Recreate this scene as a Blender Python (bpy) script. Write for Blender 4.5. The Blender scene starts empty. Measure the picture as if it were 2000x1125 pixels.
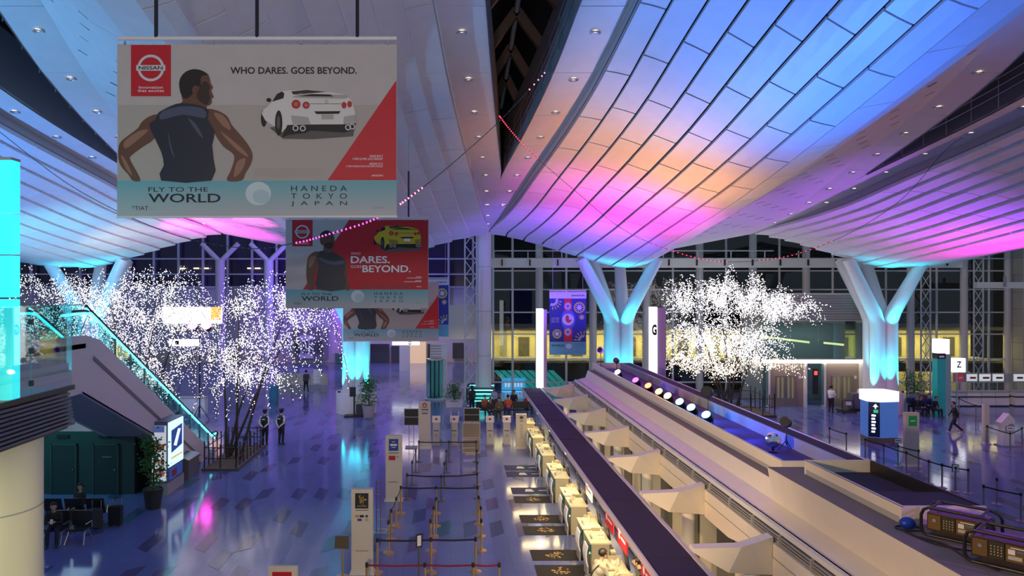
import bpy, bmesh, math, random
import numpy as np
from mathutils import Vector, Matrix
random.seed(7)
S = bpy.context.scene
COL = S.collection
# the hall's own frame: x across, y down the hall, z up; the eye stands at the origin of x and y, 8 m above the floor
FPX, CX, CY, EYE = 1400.0, 880.0, 565.0, 8.0
def P(px, py, d): return Vector(((px - CX) * d / FPX, d, EYE - (py - CY) * d / FPX))
def GR(px, py):
    d = EYE * FPX / (py - CY)
    return Vector(((px - CX) * d / FPX, d, 0))
# ------------------------------------------------------------------ camera, world, lights
cam = bpy.data.objects.new('camera', bpy.data.cameras.new('camera'))
COL.objects.link(cam)
cam.location = (0, 0, EYE); cam.rotation_euler = (math.pi / 2, 0, 0)
cam.data.sensor_width = 36; cam.data.lens = FPX / 2000 * 36
cam.data.shift_x = 120 / 2000; cam.data.shift_y = 2.5 / 2000
cam.data.clip_start = .1; cam.data.clip_end = 400
S.camera = cam
w = bpy.data.worlds.new('world'); S.world = w; w.use_nodes = True
w.node_tree.nodes['Background'].inputs[0].default_value = (.42, .53, .70, 1)
w.node_tree.nodes['Background'].inputs[1].default_value = .28
S.view_settings.view_transform = 'Standard'; S.view_settings.look = 'None'
S.view_settings.gamma = 1; S.view_settings.use_curve_mapping = False
S.view_settings.exposure = .45
def lamp(kind, loc, target, color, watts, size=.2, angle=60, blend=.8, sy=None):
    L = bpy.data.lights.new(kind.lower() + '_lamp', kind)
    L.color = color; L.energy = watts
    if kind == 'SPOT':
        L.spot_size = math.radians(angle); L.spot_blend = blend; L.shadow_soft_size = size
    elif kind == 'AREA':
        L.shape = 'RECTANGLE'; L.size = size; L.size_y = sy or size
    else: L.shadow_soft_size = size
    o = bpy.data.objects.new(L.name, L); COL.objects.link(o); o.location = loc
    if target is not None:
        o.rotation_euler = (Vector(target) - Vector(loc)).to_track_quat('-Z', 'Y').to_euler()
    return o
BLUE, SKY, ORANGE, PINK, VIOLET, CYAN, WARM, RED = (.05,.2,1), (.5,.72,1), (1,.36,.1), (1,.05,.75), (.22,.08,1), (.02,.75,1), (1,.78,.45), (1,.05,.05)
# colour wash thrown up at the vaults from the fixtures standing in the lighting trough
for x, d, tx, td, tz, c, wt, an in [
    (8.2, 33, 7.0, 41, 11.0, VIOLET, 5200, 74), (8.2, 30.3, 8.6, 33.8, 11.8, PINK, 3900, 78), (8.2, 27.4, 7.2, 28.6, 13, ORANGE, 2300, 78),
    (8.2, 26.4, 9.5, 27, 12.5, (1,.5,.2), 900, 75), (8.2, 25.0, 6.5, 22.5, 14.5, SKY, 850, 60), (8.2, 23.2, 8.8, 19.5, 14, BLUE, 2700, 90), (8.3, 21.9, 11.5, 15.0, 14.5, BLUE, 4300, 95)]:
    lamp('SPOT', (x, d, 4.2), (tx, td, tz), c, wt, .12, an, 1)
# the same wash on the side vaults, from added lamps without fixtures
for l, t, c, wt, an in [
    ((33.5, 36, 4.5), (29.5, 38.5, 11), PINK, 5500, 74), ((33.5, 32.5, 4.5), (22, 36.5, 12), (.42,.08,1), 9000, 56), ((38, 21, 4.5), (25, 26, 14), ORANGE, 3000, 60), ((37, 36, 4.5), (35, 37, 11.5), (1,.12,.5), 2500, 60),
    ((-24, 19, 5), (-20, 33, 12), (.12,.35,1), 11000, 85), ((-22, 29, 5), (-20, 41, 11), (.1,.7,.9), 3500, 65), ((-19.5, 36, 4.5), (-17.5, 43, 11), (1,.85,.45), 1200, 60),
    ((-11.6, 41, 4.5), (-13.2, 43, 11.3), PINK, 3500, 60), ((-11.5, 39, 4.5), (-11.2, 38.6, 11.8), (1,.12,.6), 4500, 34), ((-11.8, 41, 4.5), (-14.8, 41.6, 11.6), (1,.1,.65), 4000, 30), ((-24, 17, 5), (-12, 20, 15), (.15,.5,1), 7000, 75)]:
    lamp('SPOT', l, t, c, wt, .15, an, 1)
# warm unseen spots added near the viewer, and the far hall's violet wash
lamp('SPOT', (-9, 4.5, 7.9), (7.8, 24, 2.6), (1, .66, .33), 10500, .4, 37, .6)
lamp('SPOT', (-1, 3, 6.0), (-1, 24, .4), (1, .76, .48), 2200, .4, 52, .9)
lamp('SPOT', (-9, 3.5, 8.3), (8.2, 11.6, 4.0), (1, .60, .25), 4500, .3, 24, .6)
lamp('SPOT', (-2.5, -3, 9.5), (-3.5, 13, 10.6), (1, .80, .70), 2100, .6, 50, .8)
lamp('AREA', (-9, 66, 11), (-17, 78, 8), (.3, .12, 1), 1150, 4)
lamp('AREA', (-3, 70, 7.5), (-3, 70, 0), (1, .8, .75), 300, 6)
# ------------------------------------------------------------------ materials
_M = {}
def mat(name, color=(.8,.8,.8), rough=.5, metal=0, emit=0, ecol=None, noise=0, nscale=8, alpha=1, spec=.5, bump=0, sampling=None):
    if name in _M: return _M[name]
    m = bpy.data.materials.new(name); m.use_nodes = True; nt = m.node_tree
    b = nt.nodes['Principled BSDF']
    b.inputs['Base Color'].default_value = (*color, 1); b.inputs['Roughness'].default_value = rough
    b.inputs['Metallic'].default_value = metal; b.inputs['Specular IOR Level'].default_value = spec
    if emit:
        b.inputs['Emission Color'].default_value = (*(ecol or color), 1); b.inputs['Emission Strength'].default_value = emit
    if noise or bump:
        tc = nt.nodes.new('ShaderNodeTexCoord'); n = nt.nodes.new('ShaderNodeTexNoise')
        n.inputs['Scale'].default_value = nscale; n.inputs['Detail'].default_value = 5
        nt.links.new(tc.outputs['Object'], n.inputs['Vector'])
        if noise:
            r = nt.nodes.new('ShaderNodeValToRGB')
            r.color_ramp.elements[0].position = .3; r.color_ramp.elements[1].position = .7
            r.color_ramp.elements[0].color = (*[c * (1 - noise) for c in color], 1)
            r.color_ramp.elements[1].color = (*[min(1, c * (1 + noise)) for c in color], 1)
            nt.links.new(n.outputs['Fac'], r.inputs['Fac']); nt.links.new(r.outputs['Color'], b.inputs['Base Color'])
        if bump:
            bp = nt.nodes.new('ShaderNodeBump'); bp.inputs['Strength'].default_value = bump; bp.inputs['Distance'].default_value = .02
            nt.links.new(n.outputs['Fac'], bp.inputs['Height']); nt.links.new(bp.outputs['Normal'], b.inputs['Normal'])
    if sampling: m.cycles.emission_sampling = sampling
    _M[name] = m
    return m
def glass(name, tint=(.85,.95,.95), refl=1.5, rough=.02):
    if name in _M: return _M[name]
    m = bpy.data.materials.new(name); m.use_nodes = True; nt = m.node_tree; nt.nodes.clear()
    out = nt.nodes.new('ShaderNodeOutputMaterial'); mx = nt.nodes.new('ShaderNodeMixShader')
    tr = nt.nodes.new('ShaderNodeBsdfTransparent'); gl = nt.nodes.new('ShaderNodeBsdfGlossy'); fr = nt.nodes.new('ShaderNodeLayerWeight')
    tr.inputs[0].default_value = (*tint, 1); gl.inputs['Roughness'].default_value = rough; fr.inputs[0].default_value = .5
    pw = nt.nodes.new('ShaderNodeMath'); pw.operation = 'POWER'; pw.inputs[1].default_value = 3.2; ma = nt.nodes.new('ShaderNodeMath'); ma.operation = 'MULTIPLY_ADD'; ma.inputs[1].default_value = .85; ma.inputs[2].default_value = (refl - 1) * .12
    nt.links.new(fr.outputs['Facing'], pw.inputs[0]); nt.links.new(pw.outputs[0], ma.inputs[0])
    nt.links.new(ma.outputs[0], mx.inputs[0]); nt.links.new(tr.outputs[0], mx.inputs[1]); nt.links.new(gl.outputs[0], mx.inputs[2])
    nt.links.new(mx.outputs[0], out.inputs[0]); _M[name] = m
    return m
def grad(name, c0, c1, z0, z1, rough=.6):
    """print whose ink changes from c0 (low) to c1 (high)"""
    if name in _M: return _M[name]
    m = mat(name, c0, rough); nt = m.node_tree
    tc = nt.nodes.new('ShaderNodeTexCoord'); sp = nt.nodes.new('ShaderNodeSeparateXYZ'); mr = nt.nodes.new('ShaderNodeMapRange'); r = nt.nodes.new('ShaderNodeValToRGB')
    mr.inputs[1].default_value = z0; mr.inputs[2].default_value = z1
    r.color_ramp.elements[0].color = (*c0, 1); r.color_ramp.elements[1].color = (*c1, 1)
    nt.links.new(tc.outputs['Object'], sp.inputs[0]); nt.links.new(sp.outputs[2], mr.inputs[0]); nt.links.new(mr.outputs[0], r.inputs[0])
    nt.links.new(r.outputs[0], nt.nodes['Principled BSDF'].inputs['Base Color'])
    return m
panel_white = mat('ceiling_white', (.74, .75, .77), .42, noise=.03, nscale=2)
rib_white = mat('rib_white', (.72, .70, .70), .45, noise=.03, nscale=2)
dark_gap = mat('dark_gap', (.05, .055, .06), .8)
white = mat('white_paint', (.78, .77, .75), .4)
cream = mat('cream_paint', (.80, .74, .64), .45, noise=.02, nscale=3)
grey = mat('grey_paint', (.35, .35, .37), .5)
black = mat('black_plastic', (.015, .015, .018), .4)
steel = mat('brushed_steel', (.62, .62, .64), .28, 1)
gold = mat('brass_gold', (.62, .42, .18), .38, .75)
plumb = mat('plum_fabric', (.034, .022, .062), .85, noise=.15, nscale=30)
red = mat('red_print', (.52, .008, .02), .55)
ink = mat('black_ink', (.01, .012, .02), .6)
wink = mat('white_ink', (.85, .85, .85), .6)
clear = glass('clear_glass')
teal_glass = glass('teal_glass', (.6, .95, .92), 1.5)
leaf_m = mat('leaf_green', (.04, .17, .035), .5, noise=.4, nscale=12)
wood = mat('dark_bark', (.06, .045, .03), .8)
lit_white = mat('lit_sign_white', (1, 1, 1), .5, emit=1.5, ecol=(.93, .97, 1))
# ------------------------------------------------------------------ mesh helpers
_LOC = {}
def wl(o): return _LOC.get(o.name, Vector((0, 0, 0))) if o else Vector((0, 0, 0))
class MB:
    def __init__(s): s.v = []; s.f = []; s.mi = []
    def add(s, vs, fs, mi=0):
        b = len(s.v); s.v += [Vector(q) for q in vs]; s.f += [[b + i for i in f] for f in fs]; s.mi += [mi] * len(fs)
        return s
    def box(s, x0, y0, z0, x1, y1, z1, mi=0):
        if x0 > x1: x0, x1 = x1, x0
        if y0 > y1: y0, y1 = y1, y0
        if z0 > z1: z0, z1 = z1, z0
        return s.add([(x0,y0,z0),(x1,y0,z0),(x1,y1,z0),(x0,y1,z0),(x0,y0,z1),(x1,y0,z1),(x1,y1,z1),(x0,y1,z1)],
              [(3,2,1,0),(4,5,6,7),(0,1,5,4),(1,2,6,5),(2,3,7,6),(3,0,4,7)], mi)
    def bx(s, c, a, mi=0):   # centre, full size
        return s.box(c[0]-a[0]/2, c[1]-a[1]/2, c[2]-a[2]/2, c[0]+a[0]/2, c[1]+a[1]/2, c[2]+a[2]/2, mi)
    def hexa(s, p, mi=0):   # 4 bottom then 4 top
        return s.add(p, [(3,2,1,0),(4,5,6,7),(0,1,5,4),(1,2,6,5),(2,3,7,6),(3,0,4,7)], mi)
    def quad(s, a, b, c, d, mi=0): return s.add([a,b,c,d], [(0,1,2,3)], mi)
    def slab(s, poly, n, mi=0):   # extrude a planar polygon by vector n
        k = len(poly); n = Vector(n); a = [Vector(q) for q in poly]
        return s.add(a + [q + n for q in a], [list(range(k))[::-1], list(range(k, 2*k))] + [(i, (i+1) % k, k + (i+1) % k, k + i) for i in range(k)], mi)
    def tube(s, pts, r, n=8, mi=0):
        pts = [Vector(q) for q in pts]; rs = r if isinstance(r, (list, tuple)) else [r] * len(pts)
        b = len(s.v); up = None
        for i, q in enumerate(pts):
            t = (pts[min(i+1, len(pts)-1)] - pts[max(i-1, 0)]).normalized()
            if up is None:
                up = Vector((0,0,1)) if abs(t.z) < .9 else Vector((1,0,0))
            x = up.cross(t)
            if x.length < 1e-5: x = Vector((0,1,0)).cross(t)
            x.normalize(); y = t.cross(x); up = y.copy()
            for k in range(n):
                a = 2 * math.pi * k / n
                s.v.append(q + (x * math.cos(a) + y * math.sin(a)) * rs[i])
        for i in range(len(pts) - 1):
            for k in range(n):
                s.f.append([b+i*n+k, b+i*n+(k+1)%n, b+(i+1)*n+(k+1)%n, b+(i+1)*n+k]); s.mi.append(mi)
        s.f.append([b+k for k in range(n)][::-1]); s.f.append([b+(len(pts)-1)*n+k for k in range(n)]); s.mi += [mi, mi]
        return s
    def lathe(s, prof, c=(0,0,0), n=16, mi=0):
        b = len(s.v); c = Vector(c)
        for r, z in prof:
            for k in range(n):
                a = 2 * math.pi * k / n; s.v.append(c + Vector((r*math.cos(a), r*math.sin(a), z)))
        for i in range(len(prof) - 1):
            for k in range(n):
                s.f.append([b+i*n+k, b+i*n+(k+1)%n, b+(i+1)*n+(k+1)%n, b+(i+1)*n+k]); s.mi.append(mi)
        s.f.append([b+k for k in range(n)][::-1]); s.f.append([b+(len(prof)-1)*n+k for k in range(n)]); s.mi += [mi, mi]
        return s
    def ell(s, c, r, nu=10, nv=7, mi=0, R=None):
        c = Vector(c); b = len(s.v); rr = r if isinstance(r, (tuple, list)) else (r, r, r)
        def q(v): return c + (R @ v if R else v)
        s.v.append(q(Vector((0,0,-rr[2]))))
        for j in range(1, nv):
            f = -math.pi/2 + math.pi*j/nv
            for k in range(nu):
                a = 2*math.pi*k/nu; s.v.append(q(Vector((rr[0]*math.cos(f)*math.cos(a), rr[1]*math.cos(f)*math.sin(a), rr[2]*math.sin(f)))))
        s.v.append(q(Vector((0,0,rr[2])))); e = len(s.v)-1
        for k in range(nu):
            s.f.append([b, b+1+(k+1)%nu, b+1+k]); s.f.append([e, e-nu+k, e-nu+(k+1)%nu]); s.mi += [mi, mi]
        for j in range(nv-2):
            for k in range(nu):
                s.f.append([b+1+j*nu+k, b+1+j*nu+(k+1)%nu, b+1+(j+1)*nu+(k+1)%nu, b+1+(j+1)*nu+k]); s.mi.append(mi)
        return s
    def build(s, name, m, parent=None, smooth=False, bevel=0, tri=False):
        me = bpy.data.meshes.new(name); o0 = wl(parent)
        me.from_pydata([tuple(q - o0) for q in s.v], [], s.f)
        ms = m if isinstance(m, (list, tuple)) else [m]
        for q in ms: me.materials.append(q)
        if len(ms) > 1: me.polygons.foreach_set('material_index', s.mi)
        if tri or smooth or bevel:
            bm = bmesh.new(); bm.from_mesh(me)
            if tri: bmesh.ops.triangulate(bm, faces=bm.faces[:], ngon_method='EAR_CLIP')
            if bevel: bmesh.ops.bevel(bm, geom=bm.edges[:], offset=bevel, segments=2, affect='EDGES', clamp_overlap=True)
            if smooth:
                for e in bm.edges:
                    e.smooth = len(e.link_faces) == 2 and e.calc_face_angle(9) < .7
                for q in bm.faces: q.smooth = True
            bm.to_mesh(me); bm.free()
        return put(name, me, parent)
def put(name, me, parent=None):
    o = bpy.data.objects.new(name, me); COL.objects.link(o)
    if parent: o.parent = parent; _LOC[o.name] = wl(parent).copy()
    return o
def tag(o, label, cat, group=None):
    o['label'] = label; o['category'] = cat
    if group: o['group'] = group
    return o
def thing(name, label, cat, loc=(0,0,0), group=None, rz=0):
    o = bpy.data.objects.new(name, None); COL.objects.link(o); o.location = loc; o.rotation_euler = (0, 0, rz)
    o.empty_display_size = .1; _LOC[o.name] = Vector(loc)
    return tag(o, label, cat, group)
def local(name, label, cat, loc, rz=0, group=None):
    """a thing whose parts are written in its own coordinates"""
    o = thing(name, label, cat, loc, group, rz); _LOC[o.name] = Vector((0,0,0)); return o
def struct(o): o['kind'] = 'structure'; return o
def sroot(name):
    o = bpy.data.objects.new(name, None); COL.objects.link(o); return struct(o)
def dup(root, loc, rz=0, label=None, group=None):
    r = root.copy(); COL.objects.link(r); r.location = loc; r.rotation_euler = (0, 0, rz)
    if label: r['label'] = label
    if group: r['group'] = group
    for ch in list(root.children):
        c = ch.copy(); COL.objects.link(c); c.parent = r
        for g in list(ch.children):
            d = g.copy(); COL.objects.link(d); d.parent = c
    return r
def text(name, body, m, parent, org, ux, uz, w, h=None, bold=0, align='L', sx=None):
    """flat lettering fitted to width w and height h, reading along ux with uz up; org is its lower left (or right) corner"""
    cu = bpy.data.curves.new(name, 'FONT'); cu.body = body; cu.size = 1; cu.offset = bold; cu.space_line = 1.05; cu.resolution_u = 3
    ob = bpy.data.objects.new(name, cu); COL.objects.link(ob)
    dg = bpy.context.evaluated_depsgraph_get(); dg.update()
    me = bpy.data.meshes.new_from_object(ob.evaluated_get(dg)); bpy.data.objects.remove(ob)
    me.materials.clear(); me.materials.append(m); me.name = name
    n = len(me.vertices); co = np.empty(n * 3); me.vertices.foreach_get('co', co); co = co.reshape(n, 3)
    lo = co.min(0); sz = co.max(0) - lo; kx = w / max(sz[0], 1e-6); kz = (h / max(sz[1], 1e-6)) if h else kx
    ux, uz, org = Vector(ux), Vector(uz), Vector(org) - wl(parent)
    x = (co[:, 0] - lo[0]) * kx - (w if align == 'R' else 0); z = (co[:, 1] - lo[1]) * kz
    out = np.outer(x, ux) + np.outer(z, uz) + np.array(org)
    me.vertices.foreach_set('co', out.reshape(-1)); me.update()
    return put(name, me, parent)
def spline(pts, k=6, closed=True):
    n = len(pts); out = []
    for i in range(n if closed else n - 1):
        g = lambda j: Vector(pts[j % n]) if closed else Vector(pts[max(0, min(n-1, j))])
        a, b, c, d = g(i-1), g(i), g(i+1), g(i+2)
        for q in range(k):
            t = q / k
            out.append(.5*((2*b) + (c-a)*t + (2*a-5*b+4*c-d)*t*t + (3*b-a-3*c+d)*t**3))
    if not closed: out.append(Vector(pts[-1]))
    return out
class Sheet:
    """draws flat print on the plane y = d in coordinates of a drawing (x right, y down)"""
    def __init__(s, root, fmap): s.root = root; s.m = fmap
    def poly(s, name, pts, m, layer=1, curve=0):
        if curve: pts = [tuple(q) for q in spline([Vector((a, b)) for a, b in pts], curve)]
        q = [s.m(a, b, layer) for a, b in pts]; me = MB(); me.add(q, [list(range(len(q)))])
        return me.build(name, m, s.root, tri=True)
    def rect(s, name, x0, y0, x1, y1, m, layer=1): return s.poly(name, [(x0,y1),(x1,y1),(x1,y0),(x0,y0)], m, layer)
    def oval(s, name, x, y, rx, ry, m, layer=1, n=20, rot=0):
        c, k = math.cos(rot), math.sin(rot)
        return s.poly(name, [(x+rx*math.cos(a)*c-ry*math.sin(a)*k, y+rx*math.cos(a)*k+ry*math.sin(a)*c) for a in [2*math.pi*i/n for i in range(n)]], m, layer)
    def ring(s, name, x, y, r0, r1, m, layer=1, n=28):
        me = MB()
        for i in range(n):
            a, b = 2*math.pi*i/n, 2*math.pi*(i+1)/n
            me.quad(*[s.m(x+r*math.cos(t), y+r*math.sin(t), layer) for r, t in ((r0,a),(r1,a),(r1,b),(r0,b))])
        return me.build(name, m, s.root)
    def text(s, name, body, x0, y0, x1, y1, m, layer=1, bold=0):
        a = s.m(x0, y1, layer); b = s.m(x1, y1, layer); c = s.m(x0, y0, layer)
        return text(name, body, m, s.root, a, (b-a).normalized(), (c-a).normalized(), (b-a).length, (c-a).length, bold)
ORD = ['first','second','third','fourth','fifth','sixth','seventh','eighth','ninth','tenth','eleventh','twelfth','thirteenth','fourteenth']
def hermite(pts):
    xs = [a for a, b in pts]; ys = [b for a, b in pts]
    ms = []
    for i in range(len(xs)):
        if i == 0: ms.append((ys[1]-ys[0])/(xs[1]-xs[0]))
        elif i == len(xs)-1: ms.append((ys[-1]-ys[-2])/(xs[-1]-xs[-2]))
        else: ms.append(.5*((ys[i+1]-ys[i])/(xs[i+1]-xs[i]) + (ys[i]-ys[i-1])/(xs[i]-xs[i-1])))
    def f(x):
        if x <= xs[0]: return ys[0] + ms[0]*(x-xs[0])
        if x >= xs[-1]: return ys[-1] + ms[-1]*(x-xs[-1])
        i = max(j for j in range(len(xs)-1) if xs[j] <= x); h = xs[i+1]-xs[i]; t = (x-xs[i])/h
        return (2*t**3-3*t*t+1)*ys[i] + (t**3-2*t*t+t)*h*ms[i] + (-2*t**3+3*t*t)*ys[i+1] + (t**3-t*t)*h*ms[i+1]
    return f
# ------------------------------------------------------------------ floor
fm = mat('polished_floor', (.20, .225, .36), .16, noise=.06, nscale=.5, spec=.6, bump=.0)
def floor_nodes(m, c, k):
    nt = m.node_tree; b = nt.nodes['Principled BSDF']
    tc = nt.nodes.new('ShaderNodeTexCoord'); br = nt.nodes.new('ShaderNodeTexBrick')
    br.inputs['Scale'].default_value = 1; br.offset = 0
    br.inputs['Brick Width'].default_value = .45; br.inputs['Row Height'].default_value = .7; br.inputs['Mortar Size'].default_value = .006
    br.inputs['Color1'].default_value = (*c, 1); br.inputs['Color2'].default_value = (*[q*k for q in c], 1); br.inputs['Mortar'].default_value = (*[q*.75 for q in c], 1)
    nt.links.new(tc.outputs['Object'], br.inputs['Vector']); nt.links.new(br.outputs['Color'], b.inputs['Base Color'])
    n = nt.nodes.new('ShaderNodeTexNoise'); n.inputs['Scale'].default_value = 1.3; mr = nt.nodes.new('ShaderNodeMapRange')
    mr.inputs[3].default_value = .07; mr.inputs[4].default_value = .16
    nt.links.new(tc.outputs['Object'], n.inputs['Vector']); nt.links.new(n.outputs['Fac'], mr.inputs[0]); nt.links.new(mr.outputs[0], b.inputs['Roughness'])
fm = mat('polished_floor_tiles', (.2,.22,.36), .16, spec=.6); floor_nodes(fm, (.145, .18, .43), .93)
floor = struct(MB().box(-60, -6, -.3, 62, 112, 0).build('floor', fm))
dk = [mat('dark_floor_tile', (.075, .09, .225), .11, spec=.6), mat('violet_floor_tile', (.10, .085, .22), .11, spec=.6), mat('teal_floor_tile', (.06, .16, .22), .11, spec=.6)]
cells = []
rnd = random.Random(3)
CW, CL, SH = .44, 1.36, .37
cols = {}
for i in range(-36, 76):
    for j in range(12, 46):
        if cols.get((i, j)) : continue
        if rnd.random() < .21:
            for a in (-1, 0, 1):
                for b in (-1, 0, 1): cols[(i+a, j+b)] = cols.get((i+a, j+b), 0) or (1 if (a, b) in ((0,0),(0,1),(1,0),(-1,0),(0,-1),(1,-1),(-1,1)) else 0)
            cells.append((i, j))
def rhomb(i, j):
    x0, x1 = i*CW, (i+1)*CW; s = SH if i % 2 else -SH
    # zigzag columns: the joint steps up on one column and down on the next
    ya = (SH if i % 2 == 0 else 0) + j*CL; yb = ya + (-SH if i % 2 == 0 else SH)
    return [(x0, ya, .006), (x1, yb, .006), (x1, yb+CL, .006), (x0, ya+CL, .006)]
tile_me = {}
far = MB(); n_t = 0
cells.sort(key=lambda c: math.hypot(c[0]*CW, c[1]*CL))
for i, j in cells:
    q = rhomb(i, j); x, y = q[0][0], q[0][1]
    px = CX + x*FPX/max(y, 1); 
    if px < -150 or px > 2150: continue
    if y < 60 and n_t < 300 and not (3.9 < x < 13 and y < 42):
        k = (i % 2, rnd.choices((0, 1, 2), (6, 3, 1))[0])
        if k not in tile_me:
            o0 = Vector(q[0]); me = MB(); me.slab([Vector(p) - o0 for p in q], (0, 0, -.008))
            ob = me.build('floor_tile', dk[k[1]], floor); tile_me[k] = ob.data
        else: ob = put('floor_tile', tile_me[k], floor)
        ob.location = q[0]; n_t += 1
    elif y < 62: far.slab([Vector(p) for p in q], (0, 0, -.008))
fo = far.build('floor_tile_field', dk[0], floor); fo['kind'] = 'stuff'
# ------------------------------------------------------------------ ceiling
Rz = hermite([(8, 20.5), (14, 18.6), (20.7, 16.4), (24, 15.25), (33.6, 13.4), (40, 12.3), (48, 11.45)])
Gz = hermite([(8, 15.9), (15.3, 14.15), (26.5, 11.9), (36, 10.6), (45, 9.5), (48, 9.2)])
hw = lambda d: max(.06, (45.2 - d) * .117)
sw = lambda d: max(0.0, (33.6 - d) * .108)
BACK = 46.3
def vault_pt(cx, sgn, t, d):
    x0 = hw(d); x = x0 + (9.1 - x0) * t; z0 = Rz(d) - .45 * min(1, hw(d)); z1 = Gz(d)
    e = .45*t + .55*(t*t*(3-2*t))
    return Vector((cx + sgn*x, d, z0 + (z1 - z0)*e))
def gut_pt(cx, sgn, t, d, wdt=2.0, rise=.75): return Vector((cx + sgn*(9.1 + wdt*t), d, Gz(d) + rise*t*t))
def panels(root, f, nt, d0, d1, row, m, gap_t=.012, gap_d=.03, tilt=.07, stag=0, name='ceiling_panel'):
    for i in range(nt):
        t0, t1 = i/nt + gap_t, (i+1)/nt - gap_t
        d = d0 - (row * ((i * stag) % 1.0))
        while d < d1:
            a, b = max(d, d0) + gap_d, min(d + row, d1) - gap_d; d += row
            if b - a < .15: continue
            g = []
            for q in (0, .5, 1):
                for u in (0, .5, 1):
                    p = f(t0 + (t1-t0)*u, a + (b-a)*q); p.z -= tilt*(1-u); g.append(p)
            up = [p + Vector((0, 0, .05 + abs(tilt))) for p in g]
            me = MB(); fs = []
            for r in (0, 1):
                for c in (0, 1): fs.append((r*3+c, r*3+c+1, r*3+c+4, r*3+c+3))
            rim = [0,1,2,5,8,7,6,3]
            fs += [(rim[k], rim[(k+1)%8], 9+rim[(k+1)%8], 9+rim[k]) for k in range(8)]
            me.add(g + up, fs); me.build(name, m, root)
def sheet(root, f, d0, d1, name, m, lift=.12, nt=8, nd=16):
    me = MB(); vs = []
    for j in range(nd+1):
        for i in range(nt+1): vs.append(f(i/nt, d0 + (d1-d0)*j/nd) + Vector((0, 0, lift)))
    me.add(vs, [(j*(nt+1)+i, j*(nt+1)+i+1, (j+1)*(nt+1)+i+1, (j+1)*(nt+1)+i) for j in range(nd) for i in range(nt)])
    return me.build(name, m, root)
def rib(root, cx, sgn, d0, step=3.0):
    f = lambda t, d: Vector((cx + sgn*(sw(d) + (hw(d)-sw(d))*t), d, Rz(d)))
    panels(root, f, 1, d0, 45.0, step, rib_white, 0, .012, 0, name='rib_panel')
    g = lambda t, d: Vector((cx + sgn*(hw(d) + .02), d, Rz(d) - .5*min(1, hw(d))*(1-t) + .02))
    sheet(root, g, d0, 45.0, 'ledge', mat('ledge_grey', (.46, .46, .48), .5), 0, 1, 20)
    if d0 < 33:   # upstand lining the skylight slot, with its rail
        h = lambda t, d: Vector((cx + sgn*sw(d), d, Rz(d) - .06 + 2.2*t))
        sheet(root, h, d0, 33.6, 'slot_lining', mat('slot_steel', (.22, .23, .25), .5), 0, 1, 14)
bays = {2.4: 'center', 19.5: 'right', -14.7: 'left'}
dl = thing('recessed_downlight', 'x', 'downlight'); dl_parts = None
MB().lathe([(.17, 0), (.17, -.03), (.13, -.03), (.115, .0)], n=16).build('trim_ring', steel, dl)
MB().lathe([(.105, .02), (.105, .012), (.02, .0)], n=12).build('lamp', mat('downlight_lens', (1, .95, .85), .4, emit=2.2, ecol=(1, .88, .7)), dl)
dl_used = [False]
def downlight(loc, label, group):
    if not dl_used[0]:
        dl_used[0] = True; dl.location = loc; tag(dl, label, 'downlight', group)
    else: dup(dl, loc, 0, label, group)
brown = mat('roof_truss_brown', (.16, .10, .07), .7)
def slot(root, cx, d0, chev):
    f = lambda t, d: Vector((cx + (2*t-1)*(sw(d)+1.2), d, Rz(d) + 4.2 - abs(2*t-1)*2.0))
    sheet(root, f, d0, 35, 'skylight_roof', mat('night_roof', (.012, .012, .014), .6), 0, 4, 10)
    MB().box(cx-1.4, 34.3, Rz(34.3)+.08, cx+1.4, 34.4, Rz(34.3)+4.6).build('slot_end', mat('night_roof'), root)
    for d in chev:
        apex = Vector((cx, d, Rz(d) + 3.4))
        for s in (-1, 1):
            foot = Vector((cx + s*(sw(d)+.9), d, Rz(d) + 1.0)); n = Vector((0, .28, 0))
            q = (foot-apex).cross(n).normalized()*.16
            MB().slab([apex-q, foot-q, foot+q, apex+q], n).build('rafter', brown, root)
    MB().tube([(cx, d, Rz(d)+3.3) for d in np.linspace(d0, 34, 8)], .09, 6).build('ridge_pipe', grey, root)
    for k in (.5, .8, 1.1):
        MB().tube([(cx + max(.05, sw(d)-.1), d, Rz(d)+k) for d in np.linspace(d0, 33, 14)], .02, 5).build('rail', steel, root)
    for d in np.arange(d0, 33, 1.2):
        MB().tube([(cx + max(.05, sw(d)-.1), d, Rz(d)), (cx + max(.05, sw(d)-.1), d, Rz(d)+1.1)], .02, 5).build('rail_post', steel, root)
ceil_c = sroot('ceiling')
for sgn in (1, -1):
    f = lambda t, d, s=sgn: vault_pt(2.4, s, t, d)
    panels(ceil_c, f, 8, 11.5, BACK, 2.9, panel_white, tilt=.035 if sgn > 0 else .10, stag=.37, gap_t=.005 if sgn > 0 else -.002)
    sheet(ceil_c, f, 11.5, BACK, 'ceiling_backing', dark_gap)
    g = lambda t, d, s=sgn: gut_pt(2.4, s, t, d)
    panels(ceil_c, g, 1, 11.5, BACK, 2.9, panel_white, .0, .015, 0, name='gutter_panel')
    lip = lambda t, d, s=sgn: Vector((2.4 + s*11.1 + s*.12*t, d, Gz(d) + .75 + .55*t))
    sheet(ceil_c, lip, 11.5, BACK, 'fascia_lip', cream if sgn < 0 else rib_white, 0, 1, 20)
    rib(ceil_c, 2.4, sgn, 12)
slot(ceil_c, 2.4, 12, (16, 18.5, 21, 23.5, 26, 28.5, 31))
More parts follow.
